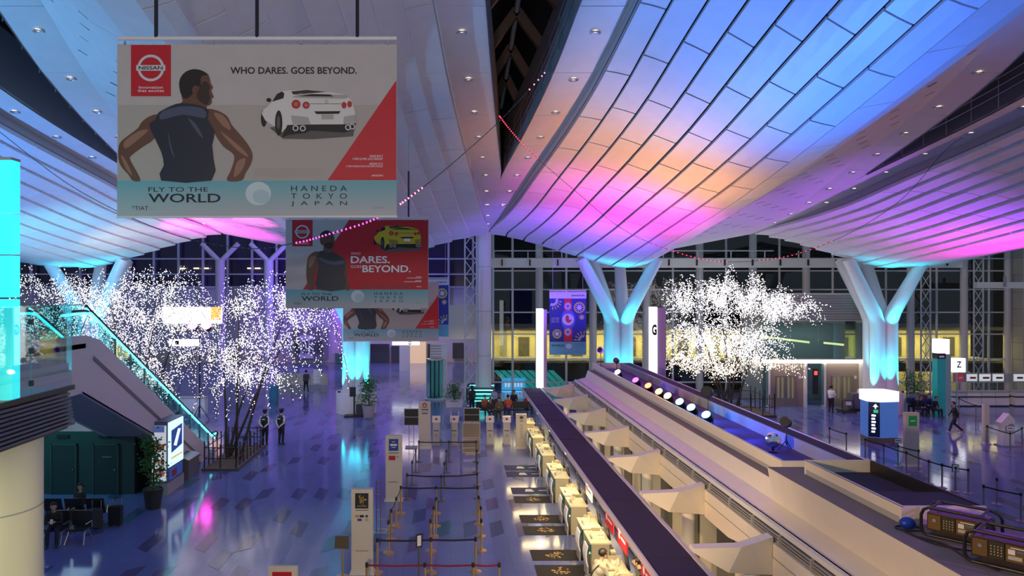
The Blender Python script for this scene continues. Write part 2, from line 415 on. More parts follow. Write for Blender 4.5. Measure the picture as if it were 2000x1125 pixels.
def perforated(root, cx, sgn, d0):
    """soffit with short slits, from the neighbouring fascia up to this bay's slot"""
    f = lambda t, d: Vector((cx - sgn*(hw(d) + (5.9 - hw(d))*t), d, Rz(d) - .05 + (Gz(d) + 1.1 - Rz(d) + .05)*t))
    sheet(root, f, d0, BACK, 'soffit', rib_white, 0, 6, 20)
    for j, d in enumerate(np.arange(d0+.5, 43, 1.15)):
        for i in range(5):
            if (i + j) % 2 and i < 4: continue
            t = .12 + .17*i; a, b = f(t, d), f(t + .085, d)
            v = Vector((0, .065, 0)); dz = Vector((0, 0, -.012))
            MB().slab([a+dz, b+dz, b+v+dz, a+v+dz], (0, 0, .01)).build('soffit_slit', dark_gap, root)
    r = lambda t, d: Vector((cx - sgn*(sw(d) + (hw(d)-sw(d))*t), d, Rz(d)))
    panels(root, r, 1, d0, 45, 3.0, rib_white, 0, .012, 0, name='rib_panel')
    if d0 < 33:
        h = lambda t, d: Vector((cx - sgn*sw(d), d, Rz(d) - .04 + 2.2*t))
        sheet(root, h, d0, 33.6, 'slot_lining', mat('slot_steel'), 0, 1, 10)
for cx, sgn in ((19.5, 1), (-14.7, -1)):
    root = sroot('ceiling')
    f = lambda t, d: vault_pt(cx, sgn, t, d)
    panels(root, f, 9, 20, BACK, 2.9, panel_white, tilt=.10, stag=.21, gap_t=-.002)
    sheet(root, f, 20, BACK, 'ceiling_backing', dark_gap)
    g = lambda t, d: gut_pt(cx, sgn, t, d, 8.5, 1.6)
    panels(root, g, 6, 26, BACK, 2.9, panel_white, tilt=-.08, stag=.21, gap_t=-.002)
    sheet(root, g, 26, BACK, 'ceiling_backing', dark_gap)
    rib(root, cx, sgn, 18)
    perforated(root, cx, sgn, 15 if sgn < 0 else 15)
    slot(root, cx, 18, (20, 23, 26, 29))
for cx, nm, d0 in ((2.4, 'central', 15), (19.5, 'right-hand', 24), (-14.7, 'left-hand', 22)):
    for sgn in (-1, 1):
        for di, d in enumerate(np.arange(d0, 43.5, 2.35)):
            m_ = (sw(d)*.45 + hw(d)*.55)
            if d > 39 and sgn > 0: continue
            side = 'left' if sgn < 0 else 'right'
            downlight((cx + sgn*m_, d, Rz(d) - .005), f'small round downlight {side} of the {nm} skylight slot, {ORD[di]} along the rib from the viewer', f'downlights {side} of the {nm} skylight')
# ------------------------------------------------------------------ branching columns
def column(x, y, label):
    t = thing('branching_column', label, 'column', (x, y, 0), 'branching columns')
    cw = mat('column_white', (.72, .74, .76), .35)
    MB().lathe([(1.32, 0), (1.32, 1.28), (1.30, 1.36), (.9, 1.36)], (x, y, 0), 28).build('base_drum', white, t, smooth=True)
    for sx, sy, tx, ty, sp in ((-1, -1, -2.6, -.9, 5.7), (1, -1, 2.3, -.9, 5.9), (-1, 1, -1.0, 3.0, 5.9), (1, 1, .8, 3.0, 5.7)):
        a = Vector((x + sx*.40, y + sy*.40, 1.3)); b = Vector((x + sx*.40, y + sy*.40, sp))
        c = Vector((x + tx, y + ty, Gz(min(46, y + ty)) + .55)); k = b + (c-b)*.12 + Vector((0, 0, .25))
        MB().tube([a, b, k, c], [.46, .46, .45, .36], 18).build('branch', cw, t, smooth=True)
    MB().box(x-.35, y-.35, 1.3, x+.35, y+.35, 6).build('core', cw, t)
    for k in (-.95, 0, .95):
        ang = -math.pi/2 + k
        fx, fy = x + 1.26*math.cos(ang), y + 1.26*math.sin(ang)
        MB().lathe([(.07, 0), (.09, .1), (.075, .1)], (fx, fy, 1.36), 10).build('uplight', black, t)
        lamp('SPOT', (fx, fy, 1.5), (x + .45*math.cos(ang), y + .45*math.sin(ang), 6.0), CYAN, 1100, .05, 52, 1)
    lamp('SPOT', (x+.2, y-1.3, 5.6), (x+.4, y-.6, 10), CYAN, 260, .1, 120, 1)
column(-6.15, 46.8, 'white branching column lit cyan, behind the hanging banners')
column(10.95, 46.8, 'white branching column lit cyan, behind the tall letter G sign')
column(28.05, 46.8, 'white branching column lit cyan, right of the glass lift hall')
column(-23.25, 46.8, 'white branching column rising behind the lit trees above the escalator')
# ------------------------------------------------------------------ glazed facade at the far end
FY = 56.0; k56 = FY / FPX
def FX(px): return (px - CX)*k56
def FZ(py): return EYE - (py - CY)*k56
frame_m = mat('mullion_white', (.62, .62, .64), .4)
win = sroot('window_1')
vpx = [963, 1001, 1053, 1106, 1158, 1210, 1262, 1314, 1366, 1418, 1470, 1522, 1574, 1626, 1678, 1730, 1778, 1829, 1882, 1931, 1968]
zs = [13.2, 10.4, 9.44, 7.98, 6.2, 4.5, 2.55, .75, 0]
night_glass = glass('night_glass', (.5, .52, .5), 1.6)
for i, a in enumerate(vpx):
    r = .3 if i % 2 == 0 and i else .09
    MB().tube([(FX(a), FY, 0), (FX(a), FY, 13.2)], r, 10).build('mullion', frame_m, win, smooth=True)
for z in zs[1:-1]: MB().box(FX(963), FY-.06, z-.05, FX(1968), FY+.06, z+.05).build('transom', frame_m, win)
for i in range(len(vpx)-1):
    for j in range(len(zs)-1):
        x0, x1 = FX(vpx[i])+.05, FX(vpx[i+1])-.05
        MB().box(x0, FY-.01, zs[j+1]+.05, x1, FY+.01, zs[j]-.05).build('pane', night_glass, win)
def lattice(x, y, z0, z1, wd, label):
    t = thing('lattice_mast', label, 'mast', (x, y, z0))
    for s in (-1, 1): MB().tube([(x+s*wd, y, z0), (x+s*wd, y, z1)], .06, 6).build('chord', frame_m, t)
    n = int((z1-z0)/1.1)
    for i in range(n):
        a = z0 + (z1-z0)*i/n; b = z0 + (z1-z0)*(i+1)/n
        MB().tube([(x-wd, y, a), (x+wd, y, b)], .035, 5).build('brace', frame_m, t)
        MB().tube([(x+wd, y, a), (x-wd, y, b)], .035, 5).build('brace', frame_m, t)
lattice(FX(1798), FY-.6, 0, 11.5, .36, 'white crossed lattice mast right of the rightmost branching column')
lattice(FX(1900), FY-.6, 0, 11.5, .36, 'white crossed lattice mast near the pale stone wall at far right')
lattice(P(919, 600, 52)[0], 51.6, 0, 12.3, .42, 'white crossed lattice mast left of the big round column')
bm_ = thing('crane_beam', 'long white horizontal beam with black ticks crossing the top of the glass facade', 'beam', (20, 53.5, 10))
MB().box(P(945, 0, 53.5)[0], 53.2, P(0, 523, 53.5)[2], P(1875, 0, 53.5)[0], 53.8, P(0, 505, 53.5)[2]).build('girder', white, bm_)
for px in range(980, 1870, 54): MB().box(P(px, 0, 53.5)[0]-.05, 53.1, P(0, 519, 53.5)[2], P(px, 0, 53.5)[0]+.05, 53.2, P(0, 507, 53.5)[2]).build('clamp', black, bm_)
for px in range(965, 1560, 66): MB().box(P(px, 0, 53.5)[0]-.03, 53.4, P(0, 505, 53.5)[2], P(px, 0, 53.5)[0]+.03, 53.5, P(0, 490, 53.5)[2]).build('guard_post', frame_m, bm_)
MB().box(P(965, 0, 53.5)[0], 53.4, P(0, 491, 53.5)[2], P(1510, 0, 53.5)[0], 53.5, P(0, 489, 53.5)[2]).build('guard_rail', frame_m, bm_)
rc = thing('round_column', 'thick plain round white column left of the glass facade', 'column', (P(945, 0, 52)[0], 52, 0))
MB().lathe([(.56, 0), (.56, 12.4)], (P(945, 0, 52)[0], 52, 0), 24).build('shaft', white, rc, smooth=True)
for z in (3.2, 6.4, 9.6): MB().lathe([(.567, z), (.567, z+.03)], (P(945, 0, 52)[0], 52, 0), 24).build('shaft_joint', grey, rc)
# lit corridor seen through the glass, and a dark backdrop added to hide the bright world
wall_y = mat('corridor_cream', (.85, .75, .45), .6, noise=.1, nscale=.6)
cor = sroot('wall_back')
MB().box(FX(963), 60, 2.2, FX(1968), 60.2, 5.1).build('corridor_wall', wall_y, cor)
MB().box(FX(963), 56.5, 2.2, FX(1968), 60, 2.4).build('corridor_floor', grey, cor)
MB().box(FX(963), 56.5, 4.75, FX(1968), 60, 5.0).build('corridor_ceiling', white, cor)
MB().box(FX(1760), 60, -.2, FX(1968), 60.2, 1.1).build('lower_wall', wall_y, cor)
MB().box(3.6, 66, 0, 75, 66.3, 20).build('night_backdrop', mat('backdrop_dark', (.04, .035, .035), .8, noise=.5, nscale=.25), cor)
for i, px in enumerate(range(985, 1960, 37)):
    x = FX(px); wd = (.5, .9, .35)[i % 3]
    MB().box(x, 59.85, 2.4, x+wd, 59.98, (4.6, 4.0, 4.3)[i % 3]).build('corridor_panel', (grey, mat('corridor_dark', (.12, .11, .1), .5), mat('corridor_pale', (.9, .85, .65), .5))[i % 3], cor)
for x in np.arange(5, 43, 4.2): lamp('AREA', (x, 58.2, 4.7), (x, 58.2, 2), (1, .82, .3), 300, 3.6, sy=.5)
for x in (37, 41): lamp('AREA', (x, 58.6, 1.9), (x, 59.5, 0), (1, .82, .35), 90, 3, sy=.4)
stone = mat('pale_stone', (.42, .42, .38), .7, noise=.08, nscale=1)
sw_ = sroot('wall_right')
for j in range(9):
    MB().box(FX(1968), 54.5, 1.3*j+.01, FX(1968)+9, 55.5, 1.3*(j+1)-.01).build('stone_course', stone, sw_)
tr = thing('cable_tray', 'white horizontal tray beam high by the pale stone wall', 'tray', (FX(1960), 53, 9))
MB().box(P(1905, 0, 53)[0], 52.8, P(0, 563, 53)[2], P(2000, 0, 53)[0], 53.2, P(0, 551, 53)[2]).build('tray', white, tr)
MB().box(P(1955, 0, 53)[0], 52.7, P(0, 560, 53)[2], P(1960, 0, 53)[0], 52.8, P(0, 540, 53)[2]).build('hanger', grey, tr)
# ------------------------------------------------------------------ far left hall
pm = mat('hall_wall', (.5, .47, .55), .6, noise=.05, nscale=.5)
fw = sroot('wall_far'); D = 78.0
def Q(px, py, d=D): return P(px, py, d)
def farbox(name, x0, y0, x1, y1, d, m, root, th=.4):
    a, b = P(x0, y1, d), P(x1, y0, d); return MB().box(a.x, d, a.z, b.x, d+th, b.z).build(name, m, root)
farbox('upper_wall', -200, 560, 960, 690, D, pm, fw)
farbox('lower_wall', -200, 690, 960, 708, D, mat('shop_cream', (.55, .47, .42), .5), fw)
farbox('pink_wall', 648, 603, 700, 690, 70, mat('pink_wall', (.55, .38, .5), .6), fw)
farbox('white_wall', 868, 596, 940, 662, 62, mat('hall_white', (.6, .58, .62), .6), fw)
wn = sroot('window_2')
for px in range(-180, 960, 48): farbox('mullion', px-2, 420, px+2, 600, D-.6, mat('violet_frame', (.5, .48, .6), .5), wn, .2)
for py in (505, 535, 560, 600): farbox('transom', -180, py-1, 960, py+2, D-.5, mat('violet_frame'), wn, .2)
farbox('pane', -180, 420, 960, 560, D+.2, mat('night_pane', (.03, .02, .07), .2), wn, .1)
for px in (350, 378, 397, 430, 483, 498): farbox('interior_light', px, 523, px+10, 525, D-.3, mat('warm_tube', (1, .9, .4), .5, emit=3), wn, .1)
for px, lab in ((430, 'slim violet-lit Y-shaped column farther left in the far hall'), (525, 'slim violet-lit Y-shaped column farther right in the far hall')):
    q = P(px, 708, 74); t = thing('y_column', lab, 'column', (q.x, 74, 0), 'Y-shaped columns of the far hall')
    top = P(px, 508, 74).z; m_ = mat('violet_column', (.6, .58, .68), .5)
    MB().tube([(q.x, 74, 0), (q.x, 74, top)], .48, 14).build('shaft', m_, t, smooth=True)
    for s in (-1, 1): MB().tube([(q.x, 74, top-.2), (q.x + s*1.9, 74, top+1.7)], .26, 10).build('arm', m_, t, smooth=True)
for (x0, x1, y0, y1, c) in ((585, 612, 655, 700, 0), (575, 640, 640, 702, 2), (655, 680, 648, 708, 3), (722, 760, 672, 712, 1), (764, 790, 676, 716, 1), (800, 832, 668, 722, 4), (835, 860, 672, 720, 1), (884, 905, 670, 700, 1)):
    m_ = (mat('door_white', (.6, .6, .66), .4), mat('shop_dark', (.03, .03, .04), .3), mat('shop_grey', (.2, .19, .22), .5), mat('shop_green', (.06, .12, .1), .4), mat('shop_lit', (.75, .55, .3), .5, emit=.35))[c]
    farbox('shop_bay', x0, y0, x1, y1, D-.5 - (c == 0)*.2, m_, fw, .3)
for px in (577, 592, 606, 620):
    for dx in (0, 6): farbox('shop_bay', px+dx, 664, px+dx+3, 690, D-.9, mat('shop_dark'), fw, .1)
farbox('shop_bay', 780, 665, 800, 725, 70, mat('hall_white'), fw, .6)
sg = thing('overhead_sign', 'white lit overhead sign with gate symbol behind the banners', 'sign', P(795, 675, 66))
farbox('light_box', 766, 666, 819, 674, 66, lit_white, sg, .3)
farbox('symbol', 798, 667, 803, 673, 65.95, ink, sg, .04); farbox('symbol_hole', 799, 668, 802, 671, 65.93, lit_white, sg, .02)
# ------------------------------------------------------------------ check-in island: canopy, bulkhead, lighting trough
lilac_trim = mat('lilac_trim', (.62, .55, .60), .45)
NEAR = 9.0
cp = thing('check_in_canopy', 'long dark purple canopy running over the row of check-in desks', 'canopy', (4.56, 25, 2.4))
y = NEAR; k = 0
while y < 40.6:
    y1 = min(y + 1.975, 40.8)
    MB().box(4.06, y+.012, 2.34, 5.04, y1-.012, 2.40 + .008*(k % 2)).build('top_panel', plumb, cp); y = y1; k += 1
for a, b, z in ((4.0, 4.06, 2.42), (5.04, 5.14, 2.44)): MB().box(a, NEAR, 2.26, b, 40.8, z).build('edge_trim', lilac_trim, cp, bevel=.01)
MB().box(4.06, NEAR, 2.27, 5.04, 40.8, 2.33).build('underside', cream, cp)
for d in np.arange(12, 40, 2.0):
    MB().box(4.42, d-.6, 2.255, 4.62, d+.6, 2.27).build('strip_light', mat('canopy_tube', (1, .9, .6), .5, emit=4, ecol=(1, .82, .45)), cp)
for d in np.arange(13, 40, 4.0): lamp('AREA', (4.5, d, 2.24), (4.3, d, 0), (1, .74, .34), 62, .3, sy=3.2)
# bulkhead
bk = thing('island_bulkhead', 'long cream stepped bulkhead running above the back of the check-in island', 'bulkhead', (7, 25, 0))
FAR = 38.8
def extr(prof, y0, y1):
    me = MB(); n = len(prof); me.slab([(x, y0, z) for x, z in prof], (0, y1-y0, 0)); return me
step = 16.2
extr([(6.82, 3.10), (7.3, 3.23), (7.42, 3.62), (7.70, 3.62), (7.70, 2.4), (6.9, 2.4)], step, FAR).build('cream_slope', cream, bk, tri=True)
extr([(6.82, 3.10), (7.3, 3.23), (7.16, 3.98), (7.70, 3.94), (7.70, 2.4), (6.9, 2.4)], 6, step).build('cream_slope', cream, bk, tri=True)
led = mat('ledge_brown', (.20, .165, .16), .7)
MB().box(7.43, step, 3.62, 7.72, FAR, 3.63).build('ledge', led, bk)
MB().box(7.17, 6, 3.965, 9.6, step, 3.985).build('ledge', led, bk)
MB().box(6.80, 6, 3.09, 7.28, FAR, 3.12).build('lilac_shelf', mat('shelf_lilac', (.62, .56, .60), .5), bk)
MB().box(6.70, 6, 3.02, 6.84, FAR, 3.12).build('lip', white, bk)
MB().box(6.72, 6, 2.80, 6.8, FAR+.4, 3.02).build('vent_back', dark_gap, bk)
for k, z in enumerate((2.84, 2.90, 2.96)): MB().box(6.66, 6, z, 6.71, FAR+.4, z+.025).build('vent_slat', grey, bk)
for d in np.arange(8, FAR, 1.3): MB().box(6.64, d, 2.80, 6.70, d+.05, 3.02).build('vent_divider', grey, bk)
fins = [10.75, 14.7, 18.65, 22.6, 26.55, 30.5, 34.45, 38.4]
for i, d in enumerate([6] + fins):
    e = ([6] + fins + [40.2])[i+1]
    MB().box(6.60, d+.015, 2.52, 6.72, e-.015, 2.80).build('wall_panel', cream, bk, bevel=.008)
    # lower panel cut on the slant
    MB().slab([(6.60, d+.015, 2.50), (6.60, e-.015, 2.50), (6.60, e-.015, 2.1), (6.60, e-1.6, 2.1), (6.60, d+.25, 2.42)], (.1, 0, 0)).build('wall_panel', cream, bk, tri=True)
for d in fins:
    n = Vector((0, .28, 0))
    a, b, c, e, f = Vector((5.0, d, 2.68)), Vector((5.86, d-.26, 2.80)), Vector((6.62, d, 2.92)), Vector((6.62, d, 2.14)), Vector((5.62, d-.22, 2.27))
    fo = Vector((4.98, d, 2.6))
    MB().slab([a, b, f, fo][::-1], n).build('fin', cream, bk, bevel=.0)
    MB().slab([b, c, e, f][::-1], n).build('fin', cream, bk)
    MB().tube([(6.25, d+.2, 0), (6.25, d+.2, 2.3)], .17, 12).build('post', white, bk, smooth=True)
belt_m = mat('baggage_belt_black', (.03, .03, .032), .6)
cv = thing('baggage_conveyor', 'dark baggage conveyor running behind the check-in desks under the white fins', 'conveyor', (5.75, 25, 0))
MB().box(5.45, 8, .45, 6.0, 40, .6).build('belt', belt_m, cv); MB().box(5.4, 8, .2, 5.45, 40, .7).build('side_guard', steel, cv); MB().box(6.0, 8, .2, 6.05, 40, .7).build('side_guard', steel, cv)
for d in np.arange(9, 40, 2.2): MB().box(5.45, d, 0, 6.0, d+.12, .45).build('leg', grey, cv)
ib = sroot('wall_island')
MB().box(7.3, 6, 0, 7.4, 40.2, 2.5).build('partition', mat('partition_cream', (.5, .46, .38), .6), ib)
for d in np.arange(8, 40, 2.6): MB().box(7.24, d, .1, 7.3, d+1.1, 1.6).build('partition_panel', mat('partition_dark', (.12, .11, .1), .5), ib)
# trough 1
band = mat('plinth_band_grey', (.42, .43, .46), .5)  # recessed plinth band, plain blue-grey
tro = thing('lighting_trough', 'long cream trough holding the coloured floodlights along the island top', 'trough', (8.5, 27, 3.6))
deck = mat('trough_deck', (.10, .06, .16), .7, noise=.1, nscale=20)
inner = mat('trough_inner', (.30, .32, .42), .4)
MB().box(7.70, 16.75, 3.74, 7.78, FAR, 4.0).build('front_panel', cream, tro)
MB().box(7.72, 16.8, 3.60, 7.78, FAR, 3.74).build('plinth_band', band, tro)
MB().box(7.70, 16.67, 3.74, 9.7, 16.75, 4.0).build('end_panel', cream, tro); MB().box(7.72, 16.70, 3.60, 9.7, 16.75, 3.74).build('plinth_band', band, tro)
MB().box(7.78, 16.75, 3.66, 9.2, FAR, 3.70).build('deck', deck, tro)
for d in np.arange(16.75, FAR-1, 2.45): MB().box(9.20, d+.01, 3.66, 9.26, min(d+2.44, FAR), 4.02).build('inner_panel', inner, tro)
MB().box(9.26, 14.6, 3.92, 9.72, FAR, 4.0).build('back_ledge', plumb, tro); MB().box(9.72, 14.6, 3.5, 9.76, FAR, 4.02).build('edge_trim', lilac_trim, tro)
MB().box(7.70, FAR, 3.4, 9.76, FAR+.08, 4.02).build('end_panel', cream, tro)
# trough 2
tr2 = thing('short_trough', 'short raised cream trough with black interior at the near end of the island', 'trough', (8.4, 14, 3.98))
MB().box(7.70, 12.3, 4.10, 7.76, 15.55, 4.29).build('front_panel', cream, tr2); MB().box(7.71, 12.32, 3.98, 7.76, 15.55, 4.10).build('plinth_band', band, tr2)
MB().box(7.70, 12.24, 3.98, 9.16, 12.3, 4.29).build('end_panel', cream, tr2); MB().box(7.70, 15.55, 3.98, 9.16, 15.6, 4.29).build('end_panel', cream, tr2)
MB().box(9.10, 12.3, 3.98, 9.16, 15.55, 4.29).build('back_panel', black, tr2)
MB().box(7.76, 12.3, 3.985, 9.1, 15.55, 4.03).build('deck', mat('trough_black', (.035, .025, .05), .8), tr2)
MB().slab([(7.76, 12.3, 4.03), (9.1, 12.3, 4.03), (9.1, 12.3, 4.27), (7.76, 12.3, 4.27)], (0, .9, 0)).build('near_deck', plumb, tr2)
MB().box(7.70, 12.24, 4.28, 7.73, 15.6, 4.295).build('rim', lilac_trim, tr2)
# floodlights
def flood(x, d, col, name_col, tilt, z=3.70, on=14):
    t = thing('stage_floodlight', f'{name_col} in the trough', 'floodlight', (x, d, z), 'coloured floodlights in the trough')
    ax = Vector((-.55, -.45, .75)).normalized() if tilt is None else Vector(tilt).normalized()
    c = Vector((x, d, z + .27)); u = ax.cross(Vector((0, 0, 1))).normalized()
    MB().tube([c - ax*.2, c - ax*.12, c + ax*.12], [.09, .15, .16], 16).build('can', black, t, smooth=True)
    e = mat('lens_' + name_col.split()[0], col, .3, emit=on, ecol=col)
    MB().tube([c + ax*.10, c + ax*.135], .14, 16).build('lens', e, t)
    MB().tube([c + u*.19, c + u*.19 - Vector((0, 0, .2)), Vector((x, d, z+.02)) + u*.1, Vector((x, d, z+.02)) - u*.1, c - u*.19 - Vector((0, 0, .2)), c - u*.19], .018, 6).build('yoke', black, t)
    MB().box(x-.14, d-.1, z, x+.14, d+.1, z+.025).build('foot', black, t)
for x, d, col, nm in ((8.02, 34.2, (1, .97, .9), 'white dazzling floodlight at the far end'), (8.1, 31.2, (.5, .05, 1), 'violet floodlight next after the white one'), (8.15, 29.4, (1, .12, .05), 'red floodlight between the violet and amber ones'),
        (8.1, 27.7, (1, .6, .05), 'amber floodlight beside the yellow one'), (8.1, 26.6, (1, .85, .25), 'yellow floodlight beside the amber one'), (8.1, 25.2, (.1, .8, .9), 'turquoise floodlight after the yellow one'),
        (8.1, 24.0, (.12, .6, 1), 'sky-blue floodlight between turquoise and deep blue'), (8.1, 22.6, (.08, .35, 1), 'blue floodlight nearest the viewer')):
    flood(x, d, col, nm, None, on=6 if 'violet' in nm or 'red' in nm else 12)
# coloured spill of those fixtures on the trough's own inner side
for d, c, wt in ((19.0, (.02, .05, .9), 40), (20.5, (.02, .07, 1), 70), (22.0, (.02, .10, 1), 80), (23.5, (.02, .16, 1), 80), (25.0, (.03, .35, .9), 50), (26.8, (.4, .5, .08), 14), (28.6, (1, .3, .05), 12), (31, VIOLET, 25)): lamp('SPOT', (8.15, d, 4.12), (9.22, d-.6, 3.82), c, wt, .08, 125, 1)
# mirror ball and lamps on stands
mbq = thing('mirror_ball', 'silver mirror ball standing in the trough near its end', 'mirror ball', (8.5, 18.9, 3.7))
MB().ell((8.5, 18.9, 4.02), .2, 22, 14).build('ball', mat('mirror_facets', (.9, .9, .92), .08, 1), mbq)
MB().lathe([(.12, 0), (.12, .03), (.03, .05), (.03, .14)], (8.5, 18.9, 3.7), 12).build('base', black, mbq)
def stand_lamp(x, d, zt, label, head=(.16, .2), z0=3.7, hm=None, aim=(-.6, -.6, .3)):
    t = thing('lamp_on_stand', label, 'stage lamp', (x, d, z0))
    MB().tube([(x, d, z0+.15), (x, d, zt)], .014, 6).build('pole', black, t)
    for k in range(3):
        a = k*2.1+.4; MB().tube([(x, d, z0+.28), (x+.2*math.cos(a), d+.2*math.sin(a), z0)], .011, 5).build('leg', black, t)
    ax = Vector(aim).normalized(); c = Vector((x, d, zt+.1))
    MB().tube([c-ax*head[1]*.7, c-ax*head[1]*.3, c+ax*head[1]*.6], [head[0]*.5, head[0]*.9, head[0]], 12).build('lamp_head', hm or black, t, smooth=True)
    MB().tube([c+ax*head[1]*.6, c+ax*head[1]*.65], head[0]*.85, 12).build('lens', mat('dim_lens', (.05, .045, .04), .1), t)
    MB().tube([c+Vector((head[0]*1.1, 0, 0)), c+Vector((0, 0, -head[0]*1.2)), c-Vector((head[0]*1.1, 0, 0))], .012, 5).build('yoke', black, t)
stand_lamp(8.95, 19.1, 4.35, 'black theatre lamp on a tripod beside the mirror ball', (.14, .22))
stand_lamp(8.62, 24.0, 4.45, 'dark round lamp on a tripod stand midway along the trough', (.2, .2))
stand_lamp(8.25, 35.6, 4.35, 'small black lamp on a stand near the white dazzling floodlight', (.14, .18))
stand_lamp(8.0, 38.2, 4.65, 'violet glowing lamp on a stand at the far end of the trough', (.17, .16), hm=mat('violet_glow', (.15, .05, .8), .4, emit=.8, ecol=(.2, .05, 1)))
# amplifier racks with roll bars
def rack(org, label, k=1.0):
    u = Vector((.66, -.75, 0)).normalized(); v = Vector((.75, .66, 0)).normalized(); w_ = Vector((0, 0, 1)); o = Vector(org)
    t = thing('power_rack', label, 'power rack', org)
    q = lambda a, b, c: o + u*a*k + v*b*k + w_*c*k
    hx = lambda a0, b0, c0, a1, b1, c1: [q(a0,b0,c0), q(a1,b0,c0), q(a1,b1,c0), q(a0,b1,c0), q(a0,b0,c1), q(a1,b0,c1), q(a1,b1,c1), q(a0,b1,c1)]
    bz = mat('bronze_panel', (.20, .13, .05), .35, .6)
    MB().hexa(hx(.08, .03, .1, 1.0, .55, .42)).build('case', black, t)
    for s, a0, a1 in ((0, .10, .30), (1, .32, .52), (2, .54, .98)):
        pl = MB().hexa(hx(a0, .01, .14, a1, .03, .40)).build('face_panel', (bz, mat('rack_black', (.03, .027, .02), .4), bz)[s], t)
        if s == 0: MB().tube([q(.2, .0, .3), q(.2, .012, .3)], .03*k, 12).build('dial', steel, t)
        if s == 1:
            for r in range(4):
                for c in range(4): MB().tube([q(.35+c*.045, 0, .2+r*.045), q(.35+c*.045, .012, .2+r*.045)], .011*k, 6).build('socket', mat('socket_brass', (.8, .6, .3), .3, .6), t)
        if s == 2:
            MB().hexa(hx(.57, .0, .26, .66, .012, .34)).build('white_label', wink, t)
            MB().hexa(hx(.68, .0, .31, .88, .012, .33)).build('blue_label', mat('blue_label', (.1, .2, .6), .4), t)
            MB().hexa(hx(.60, .0, .36, .86, .012, .375)).build('white_label', wink, t)
            MB().hexa(hx(.57, .0, .18, .75, .012, .24)).build('white_label', mat('grey_label', (.5, .5, .5), .5), t)
    MB().hexa(hx(.12, .05, .42, .96, .53, .44)).build('lid', mat('lid_violet_lit', (.14, .05, .2), .25), t)  # violet light on the black top is put into the lid colour
    for b in (-.02, .6):
        MB().tube([q(*p) for p in ((.1, b, .02), (.03, b, .05), (0, b, .14), (0, b, .38), (.04, b, .48), (.12, b, .53), (.95, b, .53), (1.06, b, .48), (1.1, b, .4), (1.1, b, .1), (1.05, b, .02), (.1, b, .02))], .028*k, 8).build('roll_bar', black, t, smooth=True)
    for a in (.16, .9): MB().tube([q(a, -.02, .53), q(a, .6, .53)], .025*k, 8).build('cross_bar', mat('bar_violet_lit', (.08, .03, .11), .35), t)  # the same violet light tinted into the bars
    return t
rack((7.72, 11.75, 3.985), 'black and bronze power rack with roll bars standing farther back by the short trough', .88)
rack((7.62, 10.62, 3.985), 'black and bronze power rack with roll bars nearest the right edge', .9)
lamp('SPOT', (10.6, 9.5, 6.5), (8.3, 11, 4.4), (.55, .1, 1), 160, .1, 60, .8)
cb = thing('cable_coil', 'blue plastic bag of coiled cable beside the power rack', 'cable', (7.66, 12.02, 3.985))
MB().ell((7.66, 12.02, 4.08), (.13, .11, .10), 12, 8).build('bag', mat('blue_bag', (.01, .05, .5), .4), cb, smooth=True)
MB().tube([(7.66+.2*math.cos(a), 12.0+.14*math.sin(a), 4.0+.005*math.sin(3*a)) for a in np.linspace(0, 6.28, 24)], .012, 5).build('cable_loop', black, cb)
for k, (pts) in enumerate((((7.5, 11.95, 4.0), (7.6, 11.3, 4.0), (7.9, 11.0, 4.0), (8.3, 10.9, 4.0)), ((7.55, 11.6, 4.0), (7.75, 11.2, 4.0), (7.7, 10.7, 4.0), (7.8, 10.2, 4.0)))):
    cc = thing('loose_cable', ('black cable trailing from the blue bag to the racks', 'black cable looping between the two power racks')[k], 'cable', pts[0])
    MB().tube(spline([Vector(p) for p in pts], 8, False), .014, 6).build('cable', black, cc, smooth=True)
